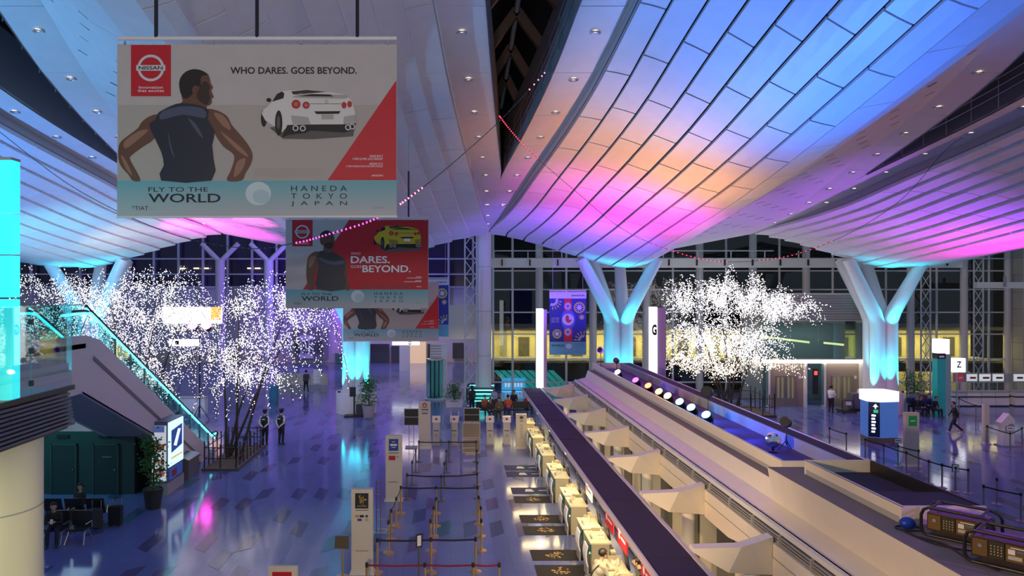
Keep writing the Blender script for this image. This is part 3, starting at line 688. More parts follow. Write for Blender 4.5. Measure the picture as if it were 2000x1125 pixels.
# ------------------------------------------------------------------ check-in desks, boards, monitors, mats
deskm = mat('desk_cream', (.40, .37, .29), .5); deskt = mat('desk_top_cream', (.75, .68, .5), .4)
Ys = [17.0, 18.2, 20.4, 21.6, 23.8, 25.0, 27.3, 28.5, 31.0, 32.2, 34.6, 35.8, 38.2]
paper = mat('paper_white', (.85, .82, .72), .6)
def desk(i, y):
    o = ORD[i]
    t = thing('check_in_desk', f'cream check-in desk, {o} from the near end of the row', 'desk', (4.2, y, 0), 'check-in desks along the island')
    MB().box(3.92, y-.50, 0, 4.42, y+.50, .92).build('body', deskm, t, bevel=.012)
    MB().box(3.88, y-.52, .92, 4.45, y+.52, .96).build('counter_top', deskt, t)
    MB().box(4.1, y+.46, .96, 4.45, y+.50, 1.06).build('end_screen', deskm, t)
    MB().box(4.45, y-.48, .66, 4.60, y+.40, .70).build('work_shelf', deskt, t); MB().box(4.45, y-.48, 0, 4.58, y-.1, .66).build('pedestal', deskm, t)
    MB().box(3.86, y-.48, .60, 3.90, y-.2, .90).build('glass_wing', teal_glass, t)
    MB().box(3.96, y-.2, .96, 4.0, y+.06, 1.02).build('slot_block', grey, t)
    b = thing('bag_drop_board', f'white curved board with grey foot at the front of the {o} check-in desk', 'board', (3.76, y-.3, 0), 'white boards in front of the desks')
    pts = [(3.80 - .05*math.sin(a*math.pi), a) for a in np.linspace(0, 1, 7)]
    me = MB()
    for j in range(6):
        (xa, a), (xb, c) = pts[j], pts[j+1]
        me.hexa([(xa, y-.52+.04*a, .30+.55*a), (xa+.03, y-.52+.04*a, .30+.55*a), (xa+.03, y-.02, .30+.55*a), (xa, y-.02, .30+.55*a), (xb, y-.52+.04*c, .30+.55*c), (xb+.03, y-.52+.04*c, .30+.55*c), (xb+.03, y-.02, .30+.55*c), (xb, y-.02, .30+.55*c)])
    me.build('board', mat('board_white', (.86, .9, .95), .35), b); MB().box(3.79, y-.52, 0, 3.83, y-.02, .30).build('foot_panel', grey, b)
    mo = thing('desk_monitor', f'black monitor on the {o} check-in desk from the near end', 'monitor', (4.5, y+.1, .70), 'monitors on the check-in desks')
    MB().hexa([(4.50, y-.18, .92), (4.53, y-.18, .92), (4.53, y+.28, .92), (4.50, y+.28, .92), (4.43, y-.18, 1.30), (4.46, y-.18, 1.30), (4.46, y+.28, 1.30), (4.43, y+.28, 1.30)]).build('panel', black, mo)
    MB().box(4.48, y+.02, .70, 4.54, y+.12, .98).build('stand', black, mo)
    MB().box(4.47, y-.25, .70, 4.59, y+.15, .72).build('keyboard', black, mo)
    r = random.Random(i)
    for q in range(3):
        xx, yy = 3.98 + r.random()*.3, y - .1 + q*.17; hh = (.03, .16, .08)[q]
        bq = thing(('paper_stack', 'leaflet_holder', 'tag_box')[q], (f'pale paper stack on the {o} check-in desk', f'upright leaflet holder on the {o} check-in desk', f'small tag box on the {o} check-in desk')[q], ('papers', 'holder', 'box')[q], (xx, yy, .96), ('paper stacks on desks', 'leaflet holders on desks', 'tag boxes on desks')[q])
        if q == 0:
            for j in range(3): MB().box(xx-.1+.01*j, yy-.09, .96+.01*j, xx+.11-.008*j, yy+.07, .969+.01*j).build('sheet', paper, bq)
        elif q == 1:
            MB().hexa([(xx-.02, yy-.06, .96), (xx+.03, yy-.06, .96), (xx+.03, yy+.06, .96), (xx-.02, yy+.06, .96), (xx+.03, yy-.06, 1.14), (xx+.045, yy-.06, 1.14), (xx+.045, yy+.06, 1.14), (xx+.03, yy+.06, 1.14)]).build('leaflet', paper, bq); MB().box(xx-.05, yy-.06, .96, xx+.06, yy+.06, .975).build('base', clear, bq)
        else: MB().box(xx-.07, yy-.05, .96, xx+.07, yy+.06, .96+hh).build('carton', paper, bq); MB().box(xx-.05, yy-.03, .96+hh, xx+.05, yy+.04, .965+hh).build('label_strip', deskm, bq)
for i, y in enumerate(Ys): desk(i, y)
for k, (d, ln, lab, m_) in enumerate(((14.9, .95, 'red hanging sign under the canopy, nearest the viewer', red), (17.1, .95, 'red hanging sign under the canopy, second from the viewer', red), (18.5, .95, 'red hanging sign under the canopy, farthest from the viewer', red), (21.2, .95, 'white hanging sign with a red mark under the canopy', wink))):
    t = thing('hanging_sign', lab, 'sign', (4.10, d, 2.26), 'signs hanging under the canopy')
    mm = mat('sign_red_face', (.62, .02, .03), .5) if k < 3 else wink
    MB().box(4.085, d-ln/2, 1.82, 4.115, d+ln/2, 2.22).build('board', mm, t)
    for s in (-.35, .35): MB().tube([(4.10, d+s, 2.22), (4.10, d+s, 2.26)], .008, 5).build('hanger', steel, t)
    MB().ell((4.082, d+.25, 2.06), (.004, .08, .09), 8, 6).build('mark', wink if k < 3 else mat('sign_red_face'), t)
    MB().box(4.08, d-.35, 2.02, 4.084, d+.1, 2.07).build('lettering_band', wink if k < 3 else ink, t)
matY = [(20.35, 1), (21.55, 1), (23.75, 1), (24.95, 1), (27.25, 1), (28.45, 0), (31.0, 0), (32.1, 0)]
gold_ink = mat('gold_print', (.6, .36, .08), .5)
for i, (y, blk) in enumerate(matY):
    t = thing('floor_mat', f'{"black floor mat with gold emblem" if blk else "navy floor mat with white lettering"} before the desks, {ORD[i]} from the bottom of the photo', 'floor mat', (3.2, y, 0), 'mats before the check-in desks')
    MB().box(2.42, y-.42, 0, 3.90, y+.42, .014).build('mat', mat('mat_black', (.012, .012, .014), .8) if blk else mat('mat_navy', (.012, .02, .09), .8), t)
    if blk:
        r = random.Random(i); me = MB()
        for q in range(34):
            a = r.random()*6.28; rr = .05 + .2*r.random(); x0, y0 = 3.15 + rr*math.cos(a)*1.1, y + rr*math.sin(a); s = .03
            b = r.random()*6; me.slab([(x0+s*math.cos(b+w*1.57)*(1.6 if w % 2 else .7), y0+s*math.sin(b+w*1.57), .0145) for w in range(4)], (0, 0, .002))
        e = me.build('emblem', gold_ink, t); e['kind'] = 'stuff'
    else:
        [MB().box(2.95+.02*k, y-.14+.12*k, .0145, 3.3-.03*k, y-.06+.12*k, .016).build('lettering_band', wink, t) for k in range(3)]
        MB().box(3.5, y-.03, .0145, 3.8, y+.03, .016).build('lettering_band', wink, t)
# tall letter signs at the island's end
def pillar(px0, px1, d, ztop, label, side_px, letter=None, z0=0):
    a, b = P(px0, 0, d).x, P(px1, 0, d).x; c = P(side_px, 0, d).x
    t = thing('letter_sign_tower', label, 'sign', ((a+b)/2, d, z0), 'tall lit sign towers')
    MB().box(a, d-.5, z0, a+.35, d, ztop).build('light_face', lit_white, t)
    MB().box(a+.35, d-.46, z0, c, d-.02, ztop-.05).build('lilac_side', mat('tower_lilac', (.5, .38, .55), .45), t)
    if letter: text('letter', letter, ink, t, (a+.035, d-.52, ztop-1.6), (1, 0, 0), (0, 0, 1), .28, .62, bold=.05)
pillar(1047, 1056, 41, 6.9, 'tall white-edged lilac sign tower at the end of the canopy', 1066, None, 2.43)
pillar(1267, 1279, 41, 7.0, 'tall lit sign tower with the letter G', 1296, 'G')

added_lamp = thing('lamp_on_stand', 'added magenta floodlight on a stand behind the largest lit tree, for its floor reflection', 'stage lamp', (-15.4, 44, 0))  # unseen lamp, added to throw a magenta reflection on the floor
MB().tube([(-15.4, 44, .1), (-15.4, 44, 5.5)], .04, 8).build('pole', black, added_lamp)
for k in range(3): MB().tube([(-15.4, 44, .9), (-15.4+.6*math.cos(k*2.1), 44+.6*math.sin(k*2.1), 0)], .025, 6).build('leg', black, added_lamp)
for s_ in (-.42, .42):
    ax = Vector((.15, -.75, .5)).normalized(); c = Vector((-15.4+s_, 44, 5.7))
    hd_ = MB().tube([c-ax*.3, c-ax*.15, c+ax*.2], [.16, .28, .32], 16).build('lamp_head', black, added_lamp, smooth=True); MB().tube([c+ax*.19, c+ax*.23], .29, 16).build('lens', mat('lens_magenta', (1, .05, .6), .4, emit=30, ecol=(1, .04, .65)), hd_)
# ------------------------------------------------------------------ hanging banners
cloth = mat('banner_cloth', (.50, .46, .44), .7, noise=.03, nscale=3)
skin_p = mat('print_brown', (.13, .055, .032), .5); skin_l = mat('print_light_brown', (.30, .15, .095), .5); skin_d = mat('print_dark_brown', (.04, .018, .012), .5)
shirt_p = mat('print_navy', (.018, .020, .035), .45); shirt_l = mat('print_navy_light', (.07, .08, .13), .45); hair_p = mat('print_hair', (.012, .008, .007), .6)
silver_p = mat('print_silver', (.62, .62, .64), .45); car_w = mat('print_car_white', (.66, .64, .60), .5); car_g = mat('print_car_grey', (.38, .37, .35), .5); car_y = mat('print_car_yellow', (.62, .45, .02), .5); car_yd = mat('print_car_ochre', (.32, .22, .01), .5)
lamp_r = mat('print_lamp_red', (.42, .02, .02), .5); mauve = mat('print_sand', (.42, .38, .34), .6); sky_p = mat('print_moon', (.55, .66, .68), .6)
def hanger(root, x0, x1, z, d, straps, up, hooks):
    MB().tube([(x0, d, z), (x1, d, z)], .035, 8).build('hanging_rod', white, root)
    for sx in straps:
        MB().tube([(sx, d, z), (sx, d, z+up*.55)], .035, 6).build('strap', black, root); MB().tube([(sx, d, z+up*.5), (sx, d, z+up)], .008, 5).build('wire', grey, root)
    for hx in hooks:
        MB().tube([(hx, d, z), (hx, d, z-.07)], .012, 5).build('hook', steel, root); MB().ell((hx, d, z-.09), .03, 6, 5).build('clip', steel, root)
def strip(S_, x0, y0, x1, y1, fx, fy, lay=1):
    """pale blue footer with its lettering; fx, fy place a point of the footer"""
    top = S_.root; S_.root = S_.rect('footer', x0, y0, x1, y1, foot_m, lay)
    S_.oval('moon', fx(.505), fy(.36), (x1-x0)*.046, (y1-y0)*.33, sky_p, lay+1)
    S_.oval('moon_shade', fx(.515), fy(.44), (x1-x0)*.03, (y1-y0)*.2, mat('print_moon_shade', (.40, .56, .60), .6), lay+2)
    S_.text('lettering', 'FLY TO THE', fx(.112), fy(.18), fx(.325), fy(.31), ink, lay+1)
    S_.text('lettering', 'WORLD', fx(.112), fy(.36), fx(.37), fy(.61), ink, lay+1, bold=.012)
    for k, wd in enumerate(('HANEDA', 'TOKYO', 'JAPAN')): S_.text('lettering', '  '.join(wd) if k else ' '.join(wd), fx(.622), fy(.14+.215*k), fx(.822), fy(.29+.215*k), ink, lay+1)
    S_.text('lettering', 'TIAT', fx(.064), fy(.71), fx(.112), fy(.82), ink, lay+1); S_.poly('logo_mark', [(fx(.05), fy(.70)), (fx(.066), fy(.70)), (fx(.059), fy(.80))], mat('print_teal', (.1, .35, .38), .6), lay+1)
    for k in range(3): S_.rect('lettering', fx(.116), fy(.73+.035*k), fx(.135 - .004*k), fy(.742+.035*k), grey, lay+1)
    S_.text('lettering', 'Starry', fx(.915), fy(.72), fx(.952), fy(.80), mat('print_lilac', (.2, .2, .4), .6), lay+1)
    S_.root = top
def logo(S_, x0, y0, x1, y1, lay=1):
    gx = lambda t: x0 + (x1-x0)*t; gy = lambda t: y0 + (y1-y0)*t
    top = S_.root; S_.root = S_.rect('red_panel', x0, y0, x1, y1, red, lay)
    S_.ring('logo_ring', gx(.5), gy(.45), (x1-x0)*.27, (x1-x0)*.335, silver_p, lay+1)
    S_.rect('logo_bar', gx(.135), gy(.395), gx(.865), gy(.505), silver_p, lay+2)
    S_.text('lettering', 'NISSAN', gx(.2), gy(.415), gx(.8), gy(.485), ink, lay+3, bold=.015)
    S_.text('lettering', 'Innovation', gx(.2), gy(.80), gx(.8), gy(.855), wink, lay+1); S_.text('lettering', 'that excites', gx(.17), gy(.865), gx(.83), gy(.92), wink, lay+1)
    S_.root = top
def car(S_, f, body, shade, lay=2):
    c = lambda pts: [f(*q) for q in pts]
    sx = abs(f(1, 0)[0] - f(0, 0)[0])
    S_.poly('car_shadow', c([(560, 470), (700, 585), (1000, 590), (1420, 560), (1440, 440), (900, 420)]), mat('print_shadow', (.10, .09, .085), .6), lay)
    S_.oval('car_wheel', *f(503, 375), 30*sx, 88*sx, hair_p, lay+1)
    top = S_.root; S_.root = S_.poly('car_body', c([(482, 330), (500, 285), (545, 255), (590, 200), (650, 112), (700, 95), (780, 88), (1000, 84), (1150, 105), (1300, 125), (1362, 150), (1410, 200), (1440, 310), (1450, 430), (1320, 442), (960, 448), (760, 445), (690, 520), (625, 465), (545, 415), (520, 400)]), body, lay+2)
    S_.poly('car_underside', c([(745, 445), (980, 440), (1320, 438), (1450, 425), (1432, 490), (1330, 522), (980, 500), (930, 525), (760, 545), (690, 572)]), hair_p, lay+3)
    S_.oval('car_wheel', *f(657, 425), 38*sx, 130*sx, hair_p, lay+4); S_.oval('wheel_rim', *f(655, 420), 16*sx, 70*sx, mat('print_rim', (.09, .09, .10), .5), lay+5)
    S_.poly('side_window', c([(590, 205), (640, 125), (690, 100), (714, 122), (706, 170), (640, 190)]), hair_p, lay+3)
    S_.poly('rear_window', c([(785, 100), (950, 85), (1150, 105), (1000, 118), (805, 132)]), skin_d, lay+3)
    S_.poly('spoiler', c([(795, 160), (870, 122), (1362, 138), (1366, 165), (1325, 174), (880, 166)]), shade, lay+4); S_.poly('spoiler_gap', c([(860, 150), (1000, 128), (1180, 132), (1225, 154)]), hair_p, lay+5)
    for x, y, r in ((835, 232, 46), (938, 242, 37)): S_.oval('tail_lamp', *f(x, y), r*sx, r*sx, lamp_r, lay+4); S_.oval('lamp_centre', *f(x, y), r*.45*sx, r*.45*sx, mat('print_lamp_pink', (.5, .15, .13), .5), lay+5)
    for x, y in ((1327, 242), (1385, 232)): S_.oval('tail_lamp', *f(x, y), 25*sx, 34*sx, lamp_r, lay+4)
    S_.poly('plate_recess', c([(1020, 305), (1290, 303), (1275, 330), (1045, 333)]), hair_p, lay+4); S_.poly('number_plate', c([(1095, 336), (1220, 336), (1220, 386), (1095, 386)]), car_g if body is car_w else wink, lay+4)
    S_.poly('bumper_corner', c([(780, 345), (960, 365), (985, 440), (800, 435)]), shade, lay+3); S_.poly('bumper_corner', c([(1325, 360), (1445, 338), (1450, 420), (1320, 435)]), shade, lay+3)
    for x, y in ((830, 478), (905, 480), (1370, 470), (1412, 462)): S_.ring('exhaust', *f(x, y), 20*sx, 31*sx, silver_p, lay+5, 14)
    S_.oval('wing_mirror', *f(555, 188), 25*sx, 20*sx, hair_p, lay+4); S_.ring('car_badge', *f(1147, 203), 12*sx, 19*sx, car_g, lay+4, 14)
    S_.poly('boot_line', c([(975, 226), (1300, 226), (1300, 230), (975, 230)]), hair_p, lay+4)
    S_.root = top
def smalltext(S_, f, x0, y0, x1, y1, rows, m, lay):
    r = random.Random(5)
    for k in range(rows):
        ya = y0 + (y1-y0)*k/rows; S_.rect('small_print', f(x0, 0)[0], f(0, ya)[1], f(x0 + (x1-x0)*(1 - .03*r.random() - (.12 if k == rows-1 else 0)), 0)[0], f(0, ya + (y1-y0)/rows*.5)[1], m, lay)
# --- first banner (and its twin farther down the hall)
D1 = 13.0
r1 = P(502, 75, D1)
b1 = thing('hanging_banner', 'huge white banner with an athlete seen from behind and a white sports car', 'banner', r1, 'banners in a row down the hall')
S1 = Sheet(b1, lambda a, b, l: Vector(((a-CX)*D1/FPX, D1 - .003*l, EYE - (b-CY)*D1/FPX)))
me = MB(); nseg = 24
for i in range(nseg):
    x0, x1 = 229 + 546*i/nseg, 229 + 546*(i+1)/nseg
    a, b, c, d = P(x0, 425, D1), P(x1, 424, D1), P(x1, 87, D1), P(x0, 86, D1)
    me.hexa([a, b, b+Vector((0, .012, 0)), a+Vector((0, .012, 0)), d, c, c+Vector((0, .012, 0)), d+Vector((0, .012, 0))])
me.build('cloth', cloth, b1)
foot_m = grad('footer_blue', (.42, .45, .46), (.12, .40, .46), P(0, 415, D1).z - r1.z, P(0, 350, D1).z - r1.z)
hanger(b1, P(229, 0, D1).x, P(775, 0, D1).x, r1.z, D1, [P(q, 0, D1).x for q in (305, 502, 698)], 3.2, [P(q, 0, D1).x for q in (244, 416, 588, 758)])
MB().tube([P(228, 424, D1), P(776, 423, D1)], .02, 6).build('bottom_bar', white, b1)
S1.poly('sand_ground', [(231, 205), (773, 205), (773, 352), (231, 352)], mauve, 1)
S1.poly('red_wedge', [(774, 157), (774, 352), (640, 352)], red, 2)
logo(S1, 256, 88, 334, 188, 2)
z2 = lambda x, y: (220 + .329*x, 60 + .329*y)
def man(S_, f, lay):
    c = lambda pts: [f(*q) for q in pts]
    S_.poly('athlete_arm', c([(270, 500), (215, 512), (172, 545), (150, 580), (82, 632), (42, 672), (34, 740), (48, 800), (95, 855), (120, 890), (166, 890), (140, 830), (106, 768), (112, 742), (180, 690), (245, 645), (275, 570)]), skin_p, lay, 3)
    S_.poly('athlete_arm', c([(555, 470), (620, 474), (680, 508), (708, 560), (762, 622), (812, 688), (832, 742), (820, 795), (790, 845), (765, 890), (680, 890), (702, 830), (722, 765), (712, 728), (660, 690), (612, 622), (580, 560)]), skin_p, lay, 3)
    S_.poly('athlete_head', c([(412, 400), (402, 330), (405, 285), (440, 245), (490, 232), (540, 242), (572, 268), (582, 310), (597, 338), (586, 356), (601, 394), (588, 404), (590, 426), (575, 444), (558, 450), (548, 485), (400, 455), (416, 420)]), skin_p, lay, 2)
    S_.poly('athlete_shade', c([(545, 300), (578, 330), (572, 360), (580, 400), (560, 440), (520, 420), (500, 380)]), skin_d, lay+1, 3)
    S_.poly('athlete_hair', c([(412, 388), (397, 335), (402, 285), (435, 245), (485, 229), (535, 239), (570, 264), (540, 265), (522, 285), (525, 332), (506, 330), (490, 325), (478, 340), (476, 375), (440, 405)]), hair_p, lay+2, 2)
    S_.oval('athlete_ear', *f(488, 355), 4.5, 8, skin_p, lay+3)
    S_.poly('athlete_shirt', c([(300, 472), (350, 447), (400, 432), (480, 436), (540, 452), (572, 476), (565, 525), (607, 600), (592, 680), (600, 760), (588, 890), (290, 890), (306, 800), (290, 720), (245, 625), (220, 556), (255, 530), (270, 492)]), shirt_p, lay+3, 2)
    for pts, m_ in (([(300, 480), (420, 450), (540, 465), (550, 520), (420, 500), (290, 530)], shirt_l), ([(450, 520), (500, 560), (540, 640), (500, 600)], shirt_l), ([(330, 600), (350, 680), (370, 760), (345, 700)], shirt_l)): S_.poly('shirt_sheen', c(pts), m_, lay+4, 3)
    for pts in ([(600, 490), (650, 500), (690, 545), (700, 590), (650, 560)], [(640, 600), (700, 640), (790, 720), (800, 750), (730, 700)], [(70, 660), (150, 600), (215, 590), (150, 650), (80, 700)], [(740, 780), (790, 760), (770, 830), (720, 870)], [(50, 740), (80, 770), (120, 860), (80, 820)]): S_.poly('arm_sheen', c(pts), skin_l, lay+1, 3)
man(S1, z2, 3)
car(S1, lambda x, y: (420 + .19*x, 160 + .19*y), car_w, car_g, 3)
S1.text('lettering', 'WHO DARES. GOES BEYOND.', 450, 131, 697, 144.5, ink, 2, bold=.02)
smalltext(S1, lambda x, y: (x, y), 496, 329, 632, 346, 6, car_g, 3)
for k, (tx, x0, y0) in enumerate((('USAIN BOLT', 722, 303), ('9-TIME OLYMPIC GOLD MEDALIST', 689, 308.5), ('NISSAN GT-R', 722, 318), ('5-TIME NÜRBURGRING RECORD HOLDER', 676, 322.5), ('#NISSAN', 726, 341))):
    S1.text('lettering', tx, x0, y0, 748, y0 + 4.2, wink, 4)
strip(S1, 229, 353, 775, 423, lambda t: 229 + 546*t, lambda t: 353 + 70*t, 2)
dup(b1, (P(763.5, 0, 38).x, 38, 8.0 - 102*38/FPX + (r1.z - P(0, 425, D1).z)), 0, 'farthest of the big white athlete banners, mostly behind the red one')
# --- second banner
D2 = 25.5
r2 = P(697, 425, D2)
b2 = thing('hanging_banner', 'red and white banner with an athlete facing front and a yellow sports car', 'banner', r2, 'banners in a row down the hall')
S2 = Sheet(b2, lambda a, b, l: Vector(((540 + .24*a - CX)*D2/FPX, D2 - .004*l, EYE - (410 + .24*b - CY)*D2/FPX)))
a, b = P(558, 602, D2), P(837, 429, D2)
MB().box(a.x, D2, a.z, b.x, D2+.012, b.z).build('cloth', cloth, b2)
foot_m = grad('footer_blue_second', (.42, .45, .46), (.12, .40, .46), P(0, 598, D2).z - r2.z, P(0, 566, D2).z - r2.z)
hanger(b2, a.x, b.x, r2.z, D2, [P(q, 0, D2).x for q in (600, 697, 798)], 3.0, [P(q, 0, D2).x for q in (566, 653, 740, 830)])
S2.poly('red_field', [(590, 82), (1234, 82), (1234, 648), (215, 648)], red, 1)
logo(S2, 128, 82, 293, 296, 2)
S2.poly('athlete_arm', [(345, 345), (300, 345), (262, 380), (248, 440), (243, 520), (250, 590), (262, 648), (300, 648), (305, 570), (320, 500), (345, 460)], skin_p, 3, 3)
S2.poly('athlete_arm', [(530, 390), (560, 410), (572, 450), (572, 540), (590, 610), (598, 648), (560, 648), (545, 540)], skin_p, 3, 3)
S2.poly('athlete_head', [(352, 225), (362, 190), (400, 168), (440, 178), (465, 210), (472, 260), (462, 300), (462, 350), (385, 345), (385, 295), (360, 275)], skin_p, 3, 3)
S2.poly('athlete_hair', [(352, 225), (362, 190), (400, 168), (440, 178), (462, 205), (430, 200), (390, 200), (365, 215)], hair_p, 4, 3)
S2.poly('athlete_shade', [(400, 270), (440, 262), (460, 275), (455, 310), (420, 315), (390, 295)], skin_d, 4, 3)
S2.oval('athlete_eye', 415, 228, 12, 5, skin_d, 5); S2.oval('athlete_eye', 450, 226, 9, 5, skin_d, 5); S2.oval('athlete_mouth', 440, 272, 16, 6, skin_d, 5)
S2.poly('athlete_shirt', [(345, 340), (385, 335), (420, 355), (462, 345), (530, 385), (558, 430), (552, 520), (556, 648), (332, 648), (330, 540), (345, 450), (338, 390)], shirt_p, 4, 2)
S2.poly('shirt_sheen', [(350, 385), (450, 420), (540, 410), (545, 440), (450, 445), (360, 415)], shirt_l, 5, 3)
S2.poly('arm_sheen', [(270, 390), (320, 380), (300, 440), (265, 470)], skin_l, 4, 3)
car(S2, lambda x, y: (793 + (x-480)*.399, 118 + (y-60)*.42), car_y, car_yd, 3)
S2.text('lettering', 'WHO', 605, 344, 684, 366, wink, 2); S2.text('lettering', 'DARES.', 605, 376, 922, 434, wink, 2, bold=.02)
S2.text('lettering', 'GOES', 604, 450, 694, 472, wink, 2); S2.text('lettering', 'BEYOND.', 700, 450, 1093, 508, wink, 2, bold=.02)
for y0, x0 in ((542, 1135), (551, 1062), (573, 1130), (582, 1038), (622, 1140)): S2.rect('small_print', x0, y0, 1180, y0+5, silver_p, 2)
S2.rect('small_print', 700, 613, 1110, 628, mat('print_faint_red', (.3, .05, .06), .6), 2)
strip(S2, 75, 648, 1235, 798, lambda t: 75 + 1160*t, lambda t: 648 + 150*t, 2)
# --- blue watch banner by the facade (and another behind the far banner)
D4 = 42.0; r4 = P(1110, 568, D4)
b4 = thing('watch_banner', 'blue banner with a wristwatch and flower rosettes beside the tall sign tower', 'banner', r4, 'blue watch banners')
S4 = Sheet(b4, lambda a, b, l: Vector(((1050 + a*.1244 - CX)*D4/FPX, D4 - .006*l, EYE - (560 + b*.1244 - CY)*D4/FPX)))
a, b = P(1073, 693, D4), P(1145, 570, D4); MB().box(a.x, D4, a.z, b.x, D4+.012, b.z).build('cloth', mat('watch_navy', (.01, .03, .25), .6), b4)
MB().tube([(a.x, D4, b.z+.06), (b.x, D4, b.z+.06)], .03, 8).build('hanging_rod', white, b4)
for x in (a.x+.2, b.x-.2): MB().tube([(x, D4, b.z+.06), (x, D4, Rz(D4)-1.2)], .012, 5).build('wire', grey, b4)
S4.rect('white_header', 185, 82, 765, 185, mat('print_pale', (.55, .6, .62), .6), 1); S4.text('lettering', 'swatch', 530, 118, 735, 150, ink, 2, bold=.02)
S4.poly('strap_print', [(418, 185), (530, 185), (545, 860), (415, 860)], red, 1); S4.poly('watch_case', [(410, 390), (545, 390), (590, 520), (545, 640), (410, 640), (372, 520)], mat('print_watch_blue', (.04, .12, .5), .5), 2, 3)
S4.oval('watch_dial', 478, 515, 92, 92, mat('print_pale'), 3); S4.oval('dial_figure', 465, 500, 28, 55, lamp_r, 4); S4.oval('dial_figure', 500, 540, 40, 18, lamp_r, 4, rot=-.6)
yl = mat('print_yellow_green', (.5, .5, .06), .6)
for x, y, r, lim in ((240, 240, 0, 0), (655, 328, 88, 0), (692, 478, 40, 0), (305, 740, 72, 0), (700, 790, 0, 0)):
    if r:
        S4.ring('rosette_ring', x, y, r*.75, r, yl, 2, 20); S4.oval('rosette_heart', x, y, r*.4, r*.4, mat('print_pale'), 2)
        for k in range(10): S4.oval('petal', x + r*.58*math.cos(k*.628), y + r*.58*math.sin(k*.628), r*.18, r*.07, mat('print_pale'), 3, 8, k*.628)
for x, y, a0, a1 in ((235, 215, -.2, 1.9), (720, 840, 3.2, 5.6)):
    for ring_, m_ in ((70, mat('print_pale')), (125, yl)):
        for k in range(7):
            t = a0 + (a1-a0)*k/6; px_, py_ = x + ring_*math.cos(t), y + ring_*math.sin(t)
            if 200 < px_ < 745 and 195 < py_ < 855: S4.oval('petal', px_, py_, 26, 10, m_, 2, 8, t)
for y in (305, 710):
    for k in range(10): S4.oval('petal', 474 + 40*math.cos(k*.628), y + 45*math.sin(k*.628), 24, 9, mat('print_pale'), 2, 8, k*.628)
    S4.oval('rosette_heart', 474, y, 22, 22, mat('print_watch_blue'), 3)
for k, tx in enumerate(('CHINESE', 'NEW YEAR', 'SPECIAL')): S4.text('lettering', tx, 215, 484 + k*30, 340, 502 + k*30, mat('print_pale'), 2)
S4.rect('footer', 190, 865, 765, 1070, mat('print_sky', (.12, .42, .55), .6), 1); S4.text('lettering', 'WORLD', 215, 905, 420, 940, ink, 2, bold=.02)
for k, wd in enumerate(('HANEDA', 'TOKYO', 'JAPAN')): S4.text('lettering', ' '.join(wd), 572, 888 + k*24, 735, 902 + k*24, ink, 2)
S4.oval('moon', 490, 935, 48, 40, sky_p, 2)
dup(b4, (P(844, 0, 46).x, 46, P(0, 543, 46).z), 0, 'blue watch banner partly hidden behind the farthest white banner')
# ------------------------------------------------------------------ left side: deck, escalator, rooms beneath
slatm = mat('slat_slate', (.10, .11, .16), .45)
dck = thing('upper_deck', 'slatted dark edge of the upper deck at far left', 'deck', (-9, 6, 5.7))
EX, DE = -6.45, 12.35
MB().box(-16, -3, 6.15, EX-.15, DE, 6.30).build('deck_slab', grey, dck)
for k in range(9): MB().box(EX-.12+.012*k, -1, 5.68+.066*k, EX-.02, DE-.02*k, 5.72+.066*k).build('slat', slatm, dck)
MB().box(EX-.2, -1, 5.62, EX-.12, DE-.05, 6.3).build('edge_back', black, dck); MB().box(-16, -3, 5.62, EX-.2, DE-.1, 5.66).build('soffit', mat('soffit_grey', (.3, .34, .34), .6), dck)
gl = thing('glass_balustrade', 'clear glass balustrade with clamps on the upper deck edge at far left', 'balustrade', (EX-.05, 8, 6.3))
for k, y in enumerate((8.7, 9.9, 11.1)):
    MB().box(EX-.06, y+.01, 6.34, EX-.04, y+1.19, 7.72).build('pane', glass('balustrade_glass', (.72, .86, .86), 1.55), gl)
    for z in (6.5, 7.0, 7.45): MB().box(EX-.07, y-.03, z, EX-.02, y+.03, z+.09).build('clamp', black, gl)
MB().box(EX-.075, 7, 6.28, EX-.02, DE, 6.36).build('base_rail', black, gl); MB().box(EX-.07, 8.7, 7.72, EX-.03, DE-.05, 7.75).build('hand_rail', teal_glass, gl)
cy = thing('cyan_light_wall', 'glowing cyan panel wall at the left edge above the deck', 'light panel', (EX-.3, 10.5, 6.3))
for z0, z1 in ((6.35, 7.85), (7.88, 8.5), (8.53, 9.12), (9.15, 9.92)): MB().box(EX-1.4, 10.64, z0, EX-.06, 10.84, z1).build('panel', mat('cyan_panel', (.02, .75, .8), .4, emit=.85, ecol=(.03, .8, .85)), cy)
MB().box(EX-1.45, 10.62, 6.3, EX-.06, 10.85, 6.35).build('sill', grey, cy); MB().box(EX-1.45, 10.62, 9.92, EX-.06, 10.85, 9.96).build('top_trim', grey, cy)
lcol = thing('cream_column', 'thick round cream column under the deck at the left edge', 'column', (-7.42, 11.5, 0))
MB().lathe([(.78, 0), (.78, 5.6)], (-7.42, 11.5, 0), 40).build('shaft', mat('column_cream', (.72, .68, .50), .45), lcol, smooth=True)
for z in (1.45, 3.0, 4.5): MB().lathe([(.786, z), (.786, z+.02)], (-7.42, 11.5, 0), 40).build('joint', grey, lcol)
for a in (-1.0, -2.4): MB().box(-7.42+.785*math.cos(a)-.008, 11.5+.785*math.sin(a)-.008, 0, -7.42+.785*math.cos(a)+.008, 11.5+.785*math.sin(a)+.008, 5.6).build('joint', grey, lcol)
lamp('SPOT', (-3.8, 7.5, 3.5), (-7.4, 11.5, 3.2), (1, .9, .55), 330, .3, 70, .8)
